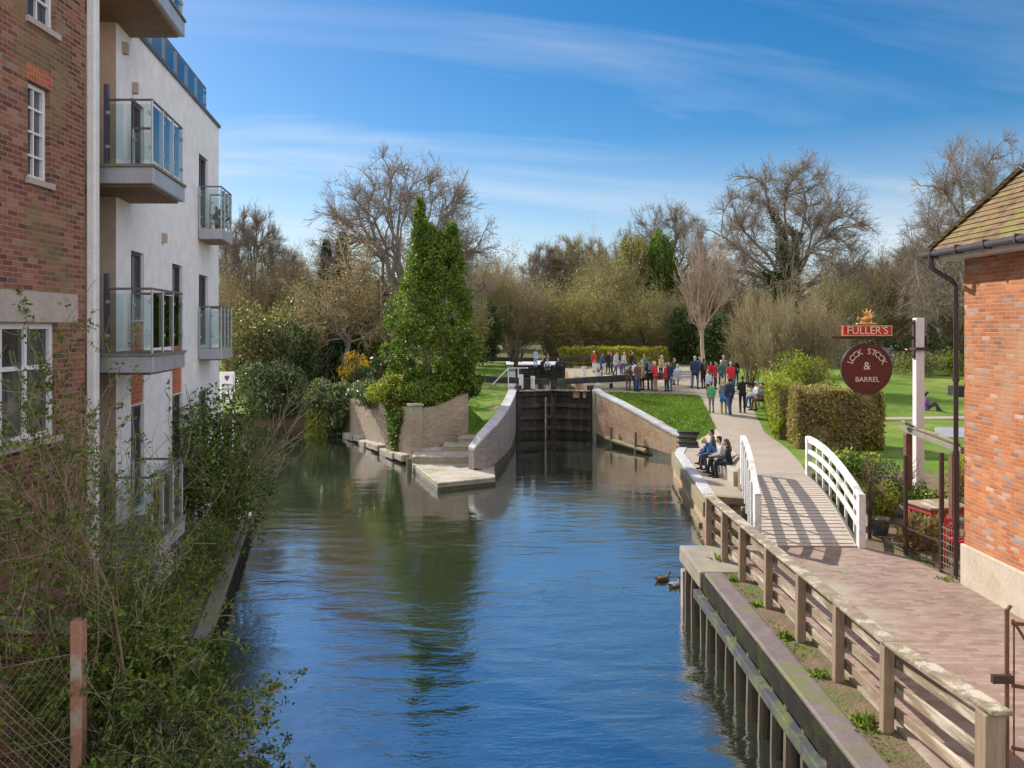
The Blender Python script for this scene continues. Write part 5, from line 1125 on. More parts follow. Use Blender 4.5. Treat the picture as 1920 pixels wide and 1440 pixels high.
# ------------------------------------------------------------------ people
def skinm(name, c, rough=.6): return mk(name, c, tuple(x * .9 for x in c), 8, rough, 0)
CL = {k: skinm('cloth ' + k, v, .85) for k, v in dict(red=(.55, .03, .04), navy=(.025, .035, .08), blue=(.05, .12, .32), black=(.018, .018, .022), grey=(.22, .22, .24), lightgrey=(.5, .5, .52), white=(.72, .72, .72), beige=(.5, .38, .24), green=(.12, .42, .16),
      teal=(.06, .2, .2), purple=(.14, .06, .2), denim=(.05, .1, .22), brown=(.14, .08, .05), skirt=(.03, .2, .6), paleblue=(.45, .55, .75), khaki=(.3, .25, .15), darkgreen=(.03, .09, .05), charcoal=(.06, .06, .07)).items()}
HR = {k: skinm('hair ' + k, v, .6) for k, v in dict(dark=(.025, .018, .014), brown=(.1, .05, .025), blonde=(.45, .3, .13), grey=(.4, .38, .36), white=(.6, .58, .55)).items()}
SK = skinm('skin', (.6, .36, .26)); EYE = skinm('eyes', (.03, .02, .02), .2); LIP = skinm('lips', (.42, .16, .13), .5)
def fuse(mb, vox, smooth_it=2):
    me = bpy.data.meshes.new('tmp'); me.from_pydata(mb.v, [], mb.f); o = bpy.data.objects.new('tmp', me); COL.objects.link(o)
    r = o.modifiers.new('r', 'REMESH'); r.mode = 'VOXEL'; r.voxel_size = vox
    if smooth_it: s_ = o.modifiers.new('s', 'SMOOTH'); s_.iterations = smooth_it; s_.factor = .5
    dg = bpy.context.evaluated_depsgraph_get(); e = o.evaluated_get(dg); m2 = e.to_mesh()
    v = [tuple(x.co) for x in m2.vertices]; f = [tuple(p.vertices) for p in m2.polygons]; e.to_mesh_clear()
    bpy.data.objects.remove(o); bpy.data.meshes.remove(me); q = MB(); q.add(v, f); return q
def skeleton(pose, arms, lean=0):
    J = {}
    V3 = lambda *a: Vector(a)
    J['pel'] = V3(0, 0, .93); J['che'] = V3(0, .01, 1.28); J['nek'] = V3(0, 0, 1.47); J['hed'] = V3(0, .025, 1.62)
    for s_, n in ((-1, 'L'), (1, 'R')):
        J['hip' + n] = V3(.09 * s_, 0, .9); J['kne' + n] = V3(.1 * s_, .02, .49); J['ank' + n] = V3(.1 * s_, -.02, .085); J['sho' + n] = V3(.158 * s_, -.005, 1.395)
        if pose == 'walk': J['kne' + n] = V3(.095 * s_, .12 * s_ + .04, .5); J['ank' + n] = V3(.095 * s_, .2 * s_ - .06, .1 + (.05 if s_ < 0 else 0))
    if pose in ('sit', 'ground'):
        dzp = .52 if pose == 'sit' else .12
        for k in ('pel', 'che', 'nek', 'hed'): J[k] = J[k] - V3(0, 0, .93 - dzp)
        for s_, n in ((-1, 'L'), (1, 'R')):
            J['sho' + n] -= V3(0, 0, .93 - dzp); J['hip' + n] = V3(.09 * s_, 0, dzp - .02)
            if pose == 'sit': J['kne' + n] = V3(.12 * s_, .44, .52); J['ank' + n] = V3(.11 * s_, .46 + .06 * s_, .09)
            else: J['kne' + n] = V3(.13 * s_, .38, .42); J['ank' + n] = V3(.11 * s_, .55 + .05 * s_, .07)
    if lean:
        m = Matrix.Rotation(-lean, 3, 'X'); p0 = J['pel'].copy()
        for k in ('che', 'nek', 'hed', 'shoL', 'shoR'): J[k] = p0 + m @ (J[k] - p0)
    for s_, n, a in ((-1, 'L', arms[0]), (1, 'R', arms[1])):
        S = J['sho' + n]
        e, w_ = {'down': ((.045 * s_, -.03, -.28), (.03 * s_, .07, -.53)), 'bent': ((.06 * s_, .0, -.27), (-.03 * s_, .24, -.3)), 'out': ((.27 * s_, .03, -.04), (.5 * s_, .08, -.04)), 'fold': ((.05 * s_, .05, -.27), (-.16 * s_, .2, -.2)),
                 'up': ((.1 * s_, .2, -.12), (0, .24, .1)), 'lap': ((.07 * s_, .08, -.26), (-.04 * s_, .32, -.33)), 'back': ((.08 * s_, -.16, -.24), (.06 * s_, -.3, -.45)), 'pocket': ((.12 * s_, -.07, -.27), (.03 * s_, .05, -.46))}[a]
        J['elb' + n] = S + V3(*e); J['wri' + n] = S + V3(*w_)
    return J
def person(label, loc, face, h=1.72, pose='stand', top='navy', legs='denim', hair='dark', arms=('down', 'down'), lean=0, long_hair=False, skirt=None, coat=False, fine=False, hat=None, group=None, bald=False, bare_legs=False, zoff=0, bag=None):
    root = thing('person', label, 'person', (0, 0, 0), group); J = skeleton(pose, arms, lean); vox = .012 if fine else .018
    up_ = (J['nek'] - J['pel']).normalized(); b = MB(); C = b.capsule
    def torso(q, g):
        for s_ in (-1, 1):
            q.capsule(J['pel'] + Vector((.062 * s_, 0, .02)), J['che'] + Vector((.062 * s_, 0, .03)), .088 + g, .095 + g); q.capsule(J['che'] + Vector((.03 * s_, -.0, .04)), J['sho' + 'LxR'[s_ + 1]] - Vector((.02 * s_, 0, .01)), .085 + g, .052 + g)
        q.capsule(J['hipL'], J['hipR'], .1 + g, .1 + g)
    def arm(q, n, g, wrist=True):
        q.capsule(J['sho' + n], J['elb' + n], .05 + g, .04 + g); q.capsule(J['elb' + n], J['wri' + n] if wrist else J['elb' + n].lerp(J['wri' + n], .93), .039 + g, .028 + g)
    def leg(q, n, g, lo=1.0):
        q.capsule(J['hip' + n], J['kne' + n], .083 + g, .056 + g); q.capsule(J['kne' + n], J['kne' + n].lerp(J['ank' + n], lo), .054 + g, lerp(.054, .038, lo) + g)
    torso(b, -.012)
    for n in 'LR':
        arm(b, n, -.004); leg(b, n, -.006); b.capsule(J['ank' + n] + Vector((0, -.03, -.04)), J['ank' + n] + Vector((.01, .13, -.055)), .035, .028)
        d = (J['wri' + n] - J['elb' + n]).normalized(); b.capsule(J['wri' + n], J['wri' + n] + d * .07, .026, .033)
    H = J['hed']; nk = (H - J['nek']).normalized()
    b.capsule(J['nek'] - nk * .06, H - nk * .03, .056, .05)
    b.ball(H + Vector((0, 0, .01)), (.072, .093, .112), 14, 10); b.capsule(H + Vector((0, .055, -.07)), H + Vector((0, .06, -.085)), .04, .03); b.capsule(H + Vector((0, .09, .0)), H + Vector((0, .112, -.03)), .012, .016)
    for s_ in (-1, 1): b.ball(H + Vector((.073 * s_, -.005, -.01)), (.012, .02, .032), 8, 6)
    bm = fuse(b, vox, 1); nf = len(bm.f)
    for n, s_ in (('L', -1), ('R', 1)):       # four fingers and a thumb on each palm, slightly curled
        d = (J['wri' + n] - J['elb' + n]).normalized(); pal = J['wri' + n] + d * .075; side = Vector((0, 1, 0)) if abs(d.y) < .8 else Vector((s_, 0, 0)); side = (side - d * d.dot(side)).normalized(); curl = d.cross(side) * (-s_)
        for i, L in enumerate((.068, .078, .072, .056)):
            r0 = pal + side * (.024 - .016 * i); k1 = r0 + d * L * .5 + curl * .008; k2 = k1 + d * L * .35 + curl * .022; bm.tube([r0 - d * .015, k1, k2], [.0088, .008, .006], 6)
        t0 = J['wri' + n] + d * .03 + side * .026; bm.tube([t0, t0 + side * .028 + d * .025, t0 + side * .034 + d * .052], [.011, .0095, .007], 6)
    for s_ in (-1, 1): bm.ball(H + Vector((.03 * s_, .083, .018)), (.011, .009, .008), 8, 6, 1)
    bm.ball(H + Vector((0, .097, -.052)), (.022, .008, .006), 8, 4, 2)
    bm.build('body', [SK, EYE, LIP], root, smooth=True)
    q = MB(); torso(q, .012 + (.012 if coat else 0))
    if coat:
        for n in 'LR': q.capsule(J['hip' + n], J['hip' + n].lerp(J['kne' + n], .3), .105, .095)
    for n in 'LR': arm(q, n, .011 + (.008 if coat else 0), False)
    q.capsule(J['nek'] - nk * .05, J['nek'] - nk * .01, .075, .066); fuse(q, vox, 2).build('jacket' if coat else 'top', CL[top], root, smooth=True)
    if skirt:
        q = MB(); P0 = J['pel'] + Vector((0, 0, .08)); kz = J['kneL'].lerp(J['kneR'], .5); q.tube([P0, P0.lerp(kz, .35), P0.lerp(kz, .78)], [.14, .18, .2], 16); q.build('skirt', CL[skirt], root, smooth=True)
    if not bare_legs:
        q = MB(); q.capsule(J['hipL'], J['hipR'], .108, .108); q.capsule(J['pel'], J['pel'] + Vector((0, 0, .05)), .115, .115)
        for n in 'LR': leg(q, n, .008, .94)
        fuse(q, vox, 2).build('trousers', CL[legs], root, smooth=True)
    for n in 'LR':
        q = MB(); A_ = J['ank' + n]; q.capsule(A_ + Vector((0, -.035, -.035)), A_ + Vector((.01, .15, -.052)), .045, .036); q.capsule(A_ + Vector((0, 0, .03)), A_ + Vector((0, -.02, -.03)), .043, .045); fuse(q, .016, 2).build('shoe', CL['black' if legs != 'khaki' else 'brown'], root, smooth=True)
    if hat:
        q = MB(); q.ball(H + Vector((0, -.01, .06)), (.09, .11, .075), 12, 8); q.ball(H + Vector((0, .08, .05)), (.07, .08, .012), 12, 4); fuse(q, .012, 1).build('cap', CL[hat], root, smooth=True)
    elif not bald:
        q = MB(); q.ball(H + Vector((0, -.022, .032)), (.084, .092, .108), 14, 10); q.ball(H + Vector((0, .045, .088)), (.06, .05, .034), 10, 6); q.ball(H + Vector((0, -.055, -.03)), (.07, .05, .075), 10, 6)
        if long_hair: q.capsule(H + Vector((0, -.07, .0)), J['nek'] + Vector((0, -.1, -.1)), .07, .06)
        fuse(q, .013, 1).build('hair', HR[hair], root, smooth=True)
    else:
        q = MB(); q.ball(H + Vector((0, -.04, -.01)), (.079, .064, .06), 12, 8); fuse(q, .013, 1).build('hair', HR[hair], root, smooth=True)
    if bag:
        q = MB(); bk = J['che'] + Vector((0, -.17, -.02)); q.obox(bk, (.27, .13, .38)); b_ = q.build('backpack', CL[bag], root, bev=.04)
    k = h / 1.75; root.location = (loc[0], loc[1], loc[2] + zoff); root.scale = (k, k, k); root.rotation_euler = (0, 0, R(face)); return root
def foot(px, py):
    z = 2.0
    for _ in range(12): z = zr((CZ - z) * F / (py - HY))
    return gz(px, py, z)
AWAY = 0                            # degrees; 0 looks along +Y, away from the camera
PG = 'people by the lock'
ppl = [
    # near group on the path
    ('child in bright green T-shirt and grey trousers on the path', (1334, 774), 10, 1.45, 'stand', 'green', 'grey', 'brown', ('down', 'down'), {}),
    ('blonde long-haired woman in grey top and blue skirt on the path', (1357, 775), 350, 1.6, 'stand', 'grey', 'khaki', 'blonde', ('down', 'bent'), dict(long_hair=True, skirt='skirt')),
    ('man in dark jumper and blue jeans closest to the camera on the path', (1368, 779), 5, 1.72, 'walk', 'navy', 'denim', 'dark', ('down', 'down'), {}),
    ('man in black with one arm stretched out to the side', (1392, 774), 0, 1.72, 'stand', 'black', 'black', 'brown', ('bent', 'out'), {}),
    # by the beam
    ('tall man in long navy coat standing alone left of the bench', (1303, 731), 20, 1.85, 'walk', 'navy', 'denim', 'grey', ('down', 'down'), dict(coat=True)),
    ('person in black jacket beside the tall navy coat', (1319, 729), 340, 1.7, 'stand', 'black', 'black', 'brown', ('bent', 'down'), dict(coat=True, bag='brown')),
    ('small child in grey-blue top with red cap behind the green T-shirt', (1328, 742), 30, 1.35, 'stand', 'paleblue', 'charcoal', 'brown', ('down', 'down'), dict(hat='red')),
    ('person in red jacket partly behind the small child', (1341, 730), 200, 1.55, 'stand', 'red', 'charcoal', 'brown', ('bent', 'down'), {}),
    ('person in teal jacket with white hair between two red jackets', (1352, 728), 180, 1.62, 'stand', 'teal', 'charcoal', 'white', ('down', 'down'), {}),
    ('grey-haired person in large red coat at the end of the crowd nearest the brush', (1370, 736), 20, 1.75, 'stand', 'red', 'charcoal', 'grey', ('bent', 'down'), dict(coat=True)),
    ('white-haired person in red jacket leaning on the black beam', (1229, 732), 0, 1.6, 'stand', 'red', 'khaki', 'white', ('bent', 'bent'), dict(coat=True)),
    ('grey-haired person in red jacket and black trousers at the tip of the beam', (1250, 732), 350, 1.62, 'stand', 'red', 'black', 'grey', ('down', 'bent'), dict(coat=True)),
    ('man in navy jacket with grey backpack left of the red jackets at the beam', (1219, 733), 0, 1.78, 'stand', 'navy', 'black', 'brown', ('bent', 'down'), dict(bag='grey')),
    ('blonde person in beige coat at the black beam', (1204, 732), 15, 1.68, 'stand', 'beige', 'black', 'blonde', ('down', 'bent'), dict(coat=True, long_hair=True)),
    ('person in white top and dark trousers first in line at the beam', (1192, 730), 340, 1.65, 'stand', 'white', 'navy', 'dark', ('bent', 'down'), {}),
    ('person in dark green top behind the red jackets', (1262, 722), 180, 1.62, 'stand', 'darkgreen', 'charcoal', 'brown', ('down', 'down'), {}),
    ('dark haired person in brown and red top behind the beam', (1178, 712), 170, 1.55, 'stand', 'brown', 'charcoal', 'dark', ('down', 'bent'), {}),
    ('tall person in black behind the brown and red top', (1184, 708), 200, 1.75, 'stand', 'black', 'charcoal', 'dark', ('down', 'down'), {}),
    ('small child in purple top beside the grey coat', (1165, 708), 160, 1.15, 'stand', 'purple', 'denim', 'brown', ('down', 'down'), {}),
    ('person in long grey coat and dark cap on the lockside', (1154, 706), 190, 1.72, 'walk', 'lightgrey', 'denim', 'dark', ('down', 'bent'), dict(coat=True, hat='charcoal')),
    ('person all in black on the lockside', (1140, 702), 170, 1.7, 'stand', 'black', 'black', 'brown', ('down', 'down'), {}),
    ('person in royal blue jacket on the lockside', (1127, 701), 185, 1.62, 'walk', 'blue', 'navy', 'brown', ('bent', 'down'), {}),
    ('person in red jacket farthest along the lockside', (1114, 698), 175, 1.65, 'stand', 'red', 'lightgrey', 'white', ('down', 'down'), {}),
    ('person in pale blue shirt standing in front of the far bushes', (1004, 690), 185, 1.7, 'stand', 'paleblue', 'paleblue', 'brown', ('down', 'down'), {}),
    ('person in charcoal coat between the black figure and the grey coat', (1147, 699), 150, 1.66, 'stand', 'charcoal', 'navy', 'dark', ('bent', 'down'), dict(coat=True)),
    ('person in pale top just behind the purple child', (1169, 701), 200, 1.7, 'stand', 'lightgrey', 'denim', 'blonde', ('down', 'bent'), {}),
    ('person in dark red top behind the white top at the beam', (1195, 706), 190, 1.72, 'stand', 'brown', 'denim', 'dark', ('down', 'down'), {}),
    ('person in teal top behind the blonde beige coat', (1210, 709), 160, 1.68, 'stand', 'teal', 'charcoal', 'brown', ('bent', 'bent'), {}),
    ('person in pale jacket between the two red jackets, farther back', (1239, 711), 190, 1.7, 'stand', 'beige', 'navy', 'grey', ('down', 'bent'), {}),
    ('person in navy top behind the tip of the beam, right of the red jackets', (1256, 709), 170, 1.74, 'stand', 'navy', 'denim', 'dark', ('down', 'down'), {}),
    ('person in dark blue jacket behind the black jacket with the brown bag', (1312, 716), 180, 1.7, 'stand', 'blue', 'charcoal', 'brown', ('bent', 'down'), {}),
    ('child in red top behind the tall crowd near the pink tree', (1333, 716), 190, 1.3, 'stand', 'red', 'navy', 'brown', ('down', 'down'), {}),
    ('person in grey top right behind the teal jacket', (1357, 717), 170, 1.7, 'stand', 'grey', 'denim', 'blonde', ('bent', 'down'), dict(long_hair=True)),
    ('person in black top behind the large red coat', (1380, 724), 200, 1.72, 'stand', 'black', 'denim', 'dark', ('down', 'bent'), {}),
]
rp = random.Random(303)
for lab, (px, py), fc_, h, pose, top, legs, hair, arms, kw in ppl:
    if py < 760: fc_ += rp.uniform(-55, 55); h *= rp.uniform(.94, 1.05); kw = dict(kw, lean=rp.uniform(-.02, .16))
    if 'beam' in lab: loc = at(px, 0, 44.2); loc.z = zr(44.2) + .05; yj = 44.0 + rp.uniform(-.35, .55); loc = Vector((at(px, 0, yj).x, yj, 2.38))
    else: loc = foot(px, py)
    person(lab, loc, fc_, h, pose, top, legs, hair, arms, group=PG if False else None, fine=py > 760, **kw)
def seat_at(px, py, Y): p = at(px, py, Y); return p
# seated on the grass beyond and on the benches
for lab, px, Y, z, fc_, pose, top, legs, hair, kw in [
    ('person in dark jacket sitting on the grass near the far gate', 1018, 64, 2.56, 200, 'ground', 'black', 'charcoal', 'dark', {}),
    ('person in white top sitting on the grass near the far gate', 1027, 63, 2.56, 170, 'ground', 'white', 'navy', 'brown', {}),
    ('person in grey-blue hooded top sitting at the end of the yellow hedge', 1047, 64, 2.56, 160, 'ground', 'navy', 'black', 'dark', {}),
    ('pale blue shirted person sitting on the bench by the beam', 1271, 47.3, 2.42, 0, 'sit', 'paleblue', 'grey', 'grey', {}),
    ('person in grey and white top sitting on the bench beside the bin', 1419, 38.6, 2.0, 100, 'sit', 'lightgrey', 'denim', 'grey', {}),
    ('person in dark coat sitting on the bench beside the bin', 1430, 37.6, 1.98, 100, 'sit', 'charcoal', 'brown', 'dark', {}),
    ('person in dark purple sitting on the grass by the sign post', 1737, 37.5, 1.95, 250, 'ground', 'purple', 'charcoal', 'dark', {})]:
    p = at(px, 0, Y); person(lab, (p.x, Y, z), fc_, 1.7, pose, top, legs, hair, ('lap', 'lap'), **kw)
SG = None
for lab, x, y, z, fc_, top, legs, hair, arms, kw in [
    ('young man with dark hair sitting at the far end of the low quay wall', 7.3, 28.9, .85, 80, 'charcoal', 'navy', 'dark', ('lap', 'lap'), dict(lean=.1)),
    ('bald man in blue jacket leaning forward on the low quay wall', 7.14, 28.0, .85, 95, 'blue', 'charcoal', 'grey', ('lap', 'lap'), dict(lean=.65, bald=True)),
    ('dark haired person in grey and white sitting beside the blue jacket', 7.2, 27.2, .85, 85, 'lightgrey', 'black', 'dark', ('lap', 'bent'), dict(lean=.2)),
    ('woman with long brown hair in black top on the near end of the quay wall', 7.17, 26.4, .85, 75, 'black', 'black', 'brown', ('lap', 'lap'), dict(long_hair=True, lean=.12))]:
    person(lab, (x, y, z), fc_, 1.72, 'sit', top, legs, hair, arms, fine=True, zoff=.03, **kw)

# ------------------------------------------------------------------ furniture and small things
def bench(label, c, rz, mat, L=1.6):
    b = thing('bench', label, 'bench', c); c = Vector(c); m3 = Matrix.Rotation(rz, 3, 'Z'); P = lambda x, y, z: c + m3 @ Vector((x, y, z))
    for k in range(3): m = MB(); m.obox(P(0, -.13 + .14 * k, .43), (L, .12, .04), rz); m.build('seat_slat', mat, b)
    for k in range(3): m = MB(); m.beam(P(-L / 2, -.24 - .02 * k, .56 + .15 * k), P(L / 2, -.24 - .02 * k, .56 + .15 * k), .03, .12); m.build('back_slat', mat, b)
    for s_ in (-1, 1):
        for yy, hh in ((-.24, .9), (.18, .62)): m = MB(); m.obox(P(s_ * (L / 2 - .06), yy, hh / 2), (.07, .07, hh), rz); m.build('leg', mat, b)
        m = MB(); m.beam(P(s_ * (L / 2 - .06), -.24, .64), P(s_ * (L / 2 - .06), .24, .64), .07, .04); m.build('armrest', mat, b)
    return b
p = at(1272, 0, 47.3); bench('pale grey bench facing the lock behind the red jackets', (p.x, 47.2, 2.42), 0, 'coping', 1.7)
p = at(1424, 0, 38.1); bench('timber bench beside the dark green bin', (p.x + .1, 38.1, 1.99), R(100), 'wood_post', 1.7)
lb = foot(1440, 770); lb.z = zr(lb.y)
t_ = thing('litter_bin', 'dark green litter bin beside the path and side hedge', 'bin', lb); m = MB(); m.tube([lb, lb + UP * .72], [.2, .23], 14); m.build('body', 'bin_green', t_); m = MB(); m.tube([lb + UP * .8, lb + UP * .86, lb + UP * .93], [.25, .25, .1], 14); m.tube([lb + UP * .7, lb + UP * .82], .2, 12); m.build('lid', 'plastic_black', t_)
p = foot(1455, 768); m = MB(); m.box((p.x - .05, p.y - .05, p.z - .1), (p.x + .05, p.y + .05, p.z + 1.7)); tag(m.build('timber_post', 'wood_post', bev=.01), 'thin timber post at the hedge beside the bin', 'post')
p = at(1008, 0, 60); 
bx_ = thing('white_board', 'white board standing on the lockside in front of the red jacket', 'board', (6.25, 58.5, 2.5)); m = MB(); m.box((5.9, 58.45, 2.75), (6.9, 58.5, 3.25)); m.build('panel', 'white_old', bx_); 
for x in (6.0, 6.8): m = MB(); m.box((x - .03, 58.51, 2.45), (x + .03, 58.56, 3.2)); m.build('leg', 'wood_post', bx_)

# ducks
def duck(label, c, rz, male):
    d = thing('duck', label, 'duck', (0, 0, 0)); m = MB(); m.ball((0, 0, .03), (.085, .17, .065), 14, 8); m.ball((0, -.06, .05), (.075, .12, .05), 12, 8); m.capsule((0, -.13, .05), (0, -.22, .09), .035, .012); m.capsule((0, .12, .05), (0, .165, .15), .034, .027); m.ball((0, .178, .175), (.03, .04, .032), 10, 8)
    m = fuse(m, .009, 2); hd = [f for f in m.f]; mi = []
    for i, f in enumerate(m.f):
        y = sum(m.v[k][1] for k in f) / len(f); z = sum(m.v[k][2] for k in f) / len(f); mi.append(1 if z > .13 else (2 if y < -.17 else 0))
    m.mi = mi; b = m.build('body', [mk('duck brown ' + label[:4], (.2, .13, .08), (.12, .08, .05), 25, .7, 0) if not male else mk('duck grey', (.32, .3, .27), (.25, .22, .2), 25, .7, 0), mk('duck head ' + label[:4], (.02, .07, .04) if male else (.17, .11, .06), None, 20, .4, 0), CL['black' if male else 'brown']], d, smooth=True)
    q = MB(); q.tube([(0, .205, .17), (0, .235, .163), (0, .26, .16)], [.014, .015, .012], 8); q.build('bill', CL['beige'], d)
    for s_ in (-1, 1): q = MB(); q.ball((.075 * s_, -.04, .06), (.02, .12, .04), 10, 6); q.build('wing', CL['brown' if not male else 'lightgrey'], d, smooth=True)
    d.rotation_euler = (0, 0, rz); d.location = c; return d
p = gz(1243, 1088, 0); duck('brown duck swimming out from the corner of the quay', p, R(-70), False)
p = gz(1266, 1099, 0); duck('dark headed duck close against the quay piles', p, R(-50), True)

# ------------------------------------------------------------------ pub sign
def text_mesh(s_, size, extr=.006):
    c = bpy.data.curves.new('t', 'FONT'); c.body = s_; c.size = size; c.extrude = extr; c.align_x = 'CENTER'; c.align_y = 'CENTER'; o = bpy.data.objects.new('t', c); COL.objects.link(o)
    dg = bpy.context.evaluated_depsgraph_get(); e = o.evaluated_get(dg); me = e.to_mesh(); v = [tuple(x.co) for x in me.vertices]; f = [tuple(p.vertices) for p in me.polygons]; e.to_mesh_clear(); bpy.data.objects.remove(o); return v, f
def put_text(mb, s_, size, c, rot=0, bold=0):
    v, f = text_mesh(s_, size); ca_, sa_ = math.cos(rot), math.sin(rot)
    mb.add([(c[0] + x * ca_ - y * sa_, c[1] - z, c[2] + x * sa_ + y * ca_) for x, y, z in v], f)
SY = 19.6; S = lambda px, py, dy=0: Vector(((px - HX) * SY / F, SY + dy, CZ - (py - HY) * SY / F)); k = SY / F
sg = thing('pub_sign', 'hanging pub sign with round maroon disc on a tall white post', 'sign', S(1722, 960))
x0 = S(1722, 0).x; m = MB(); m.box((x0 - .1, SY - .1, 1.2), (x0 + .1, SY + .1, S(0, 596).z)); m.build('post', 'mauve_post', sg, bev=.015)
m = MB(); m.box((x0 - .135, SY - .05, S(0, 672).z), (x0 - .102, SY + .05, S(0, 600).z)); m.beam(S(1558, 633), S(1714, 633), .05, .06); m.tube([S(1712, 668), S(1700, 664), S(1692, 650), S(1690, 638)], .014, 6); m.tube([S(1714, 602), S(1704, 612), S(1690, 618), S(1680, 628)], .018, 6); m.tube([S(1700, 634), S(1694, 624), S(1704, 622), S(1706, 630)], .01, 6)
m.obox((x0, SY, S(0, 654).z), (.3, .3, .07)); m.tube([S(1730, 654), S(1742, 657)], .03, 6); m.build('bracket', 'iron', sg)
m = MB(); m.ball(S(1700, 656), .035, 10, 8); m.build('lamp', 'gold', sg, smooth=True)
a, b = S(1578, 632), S(1671, 610); m = MB(); m.box((a.x, SY - .05, a.z + .03), (b.x, SY + .05, b.z)); bd = m.build('name_board', 'sign_red', sg, bev=.006)
m = MB()
for q in (((a.x, a.z + .03), (b.x, a.z + .055)), ((a.x, b.z - .025), (b.x, b.z)), ((a.x, a.z + .0551), (a.x + .025, b.z - .0251)), ((b.x - .025, a.z + .0551), (b.x, b.z - .0251))): m.box((q[0][0], SY - .062, q[0][1]), (q[1][0], SY - .0505, q[1][1]))
m.build('border', 'tan', bd)
m = MB(); put_text(m, "FULLER'S", .27, ((a.x + b.x) / 2, SY - .058, (a.z + b.z) / 2 + .012)); m.v = [(x if True else x, y, z) for x, y, z in m.v]; cxm = (a.x + b.x) / 2; wv = max(abs(x - cxm) for x, y, z in m.v); m.v = [(cxm + (x - cxm) * .5 / wv, y, z) for x, y, z in m.v]; m.build('lettering', 'sign_cream', bd)
e0 = S(1624, 609); m = MB(); Cp = lambda a_, b_, r1, r2: m.capsule(e0 + Vector((a_[0] * .85, 0, a_[1] * .85)), e0 + Vector((b_[0] * .85, 0, b_[1] * .85)), r1 * .85, r2 * .85)
m.box((e0.x - .24, SY - .06, e0.z), (e0.x + .24, SY + .06, e0.z + .045)); Cp((-.08, .14), (.1, .2), .08, .07); Cp((.1, .2), (.05, .33), .06, .045); Cp((.04, .35), (-.05, .33), .045, .025)
for q in (((-.1, .12), (-.16, .03)), ((-.02, .12), (-.03, .03)), ((.12, .16), (.17, .03)), ((.06, .14), (.06, .03))): Cp(*q, .03, .022)
for q in (((.1, .22), (.26, .28)), ((.1, .24), (.22, .38)), ((.08, .26), (.14, .45)), ((.02, .3), (.02, .47)), ((-.02, .28), (-.12, .43)), ((-.1, .16), (-.24, .2)), ((-.22, .2), (-.26, .1))): Cp(*q, .032, .012)
fuse(m, .014, 1).build('emblem', 'gold', sg, smooth=True)
c = S(1624, 691); r = 46 * k; m = MB(); m.tube([c + Vector((0, -.035, 0)), c + Vector((0, .035, 0))], r, 48); ds = m.build('sign_disc', 'sign_maroon', sg, bev=.008)
m = MB(); n = 48; v = []; f = []
for i in range(n):
    for rr, yy in ((r * 1.0, -.037), (r * 1.035, -.037), (r * 1.035, .037), (r * 1.0, .037)): v.append((c.x + rr * math.cos(6.28318 * i / n), SY + yy, c.z + rr * math.sin(6.28318 * i / n)))
for i in range(n):
    for q in range(4): f.append((4 * i + q, 4 * ((i + 1) % n) + q, 4 * ((i + 1) % n) + (q + 1) % 4, 4 * i + (q + 1) % 4))
m.add(v, f); m.build('rim', 'gutter', ds)
m = MB(); tx = 'LOCK STOCK'
for i, ch in enumerate(tx):
    an = R(158 - i * (136 / 9)); 
    if ch != ' ': put_text(m, ch, .2, (c.x + math.cos(an) * r * .72, SY - .042, c.z + math.sin(an) * r * .66 + .02), an - math.pi / 2)
put_text(m, '&', .28, (c.x, SY - .042, c.z + .06)); put_text(m, 'BARREL', .175, (c.x + .01, SY - .042, c.z - .27)); m.build('lettering', 'sign_cream', ds)
for dx in (-.35, .35): m = MB(); m.tube([Vector((c.x + dx, SY, c.z + r * .82)), Vector((c.x + dx, SY, S(0, 634).z))], .012, 6); m.build('hanger', 'iron', sg)
# sign on the far bank
ns = thing('notice_sign', 'white notice board with purple shield on a post past the apartment block', 'sign', (-9.05, 25.0, .45))
n0 = at(412, 755, 25); n1 = at(440, 697, 25); m = MB(); m.box((n0.x, 24.98, n0.z), (n1.x, 25.02, n1.z)); nb_ = m.build('panel', 'white_paint', ns, bev=.006)
for x in (n0.x + .06, n1.x - .06): m = MB(); m.box((x - .03, 25.025, .3), (x + .03, 25.08, n1.z)); m.build('post', 'steel', ns)
cx0 = (n0.x + n1.x) / 2; m = MB(); m.add([(cx0 - .07, 24.972, n1.z - .12), (cx0 + .07, 24.972, n1.z - .12), (cx0 + .07, 24.972, n1.z - .2), (cx0, 24.972, n1.z - .29), (cx0 - .07, 24.972, n1.z - .2)], [(0, 4, 3, 2, 1)]); m.build('shield', CL['purple'], nb_)
m = MB()
for i, (w_, zz2) in enumerate(((.17, .38), (.17, .43), (.15, .5), (.15, .54))): m.box((cx0 - w_, 24.972, n1.z - zz2 - .025), (cx0 + w_, 24.9795, n1.z - zz2))
m.box((n0.x + .01, 24.972, n1.z - .72), (n1.x - .01, 24.9795, n1.z - .7)); m.build('lettering', CL['grey'], nb_)

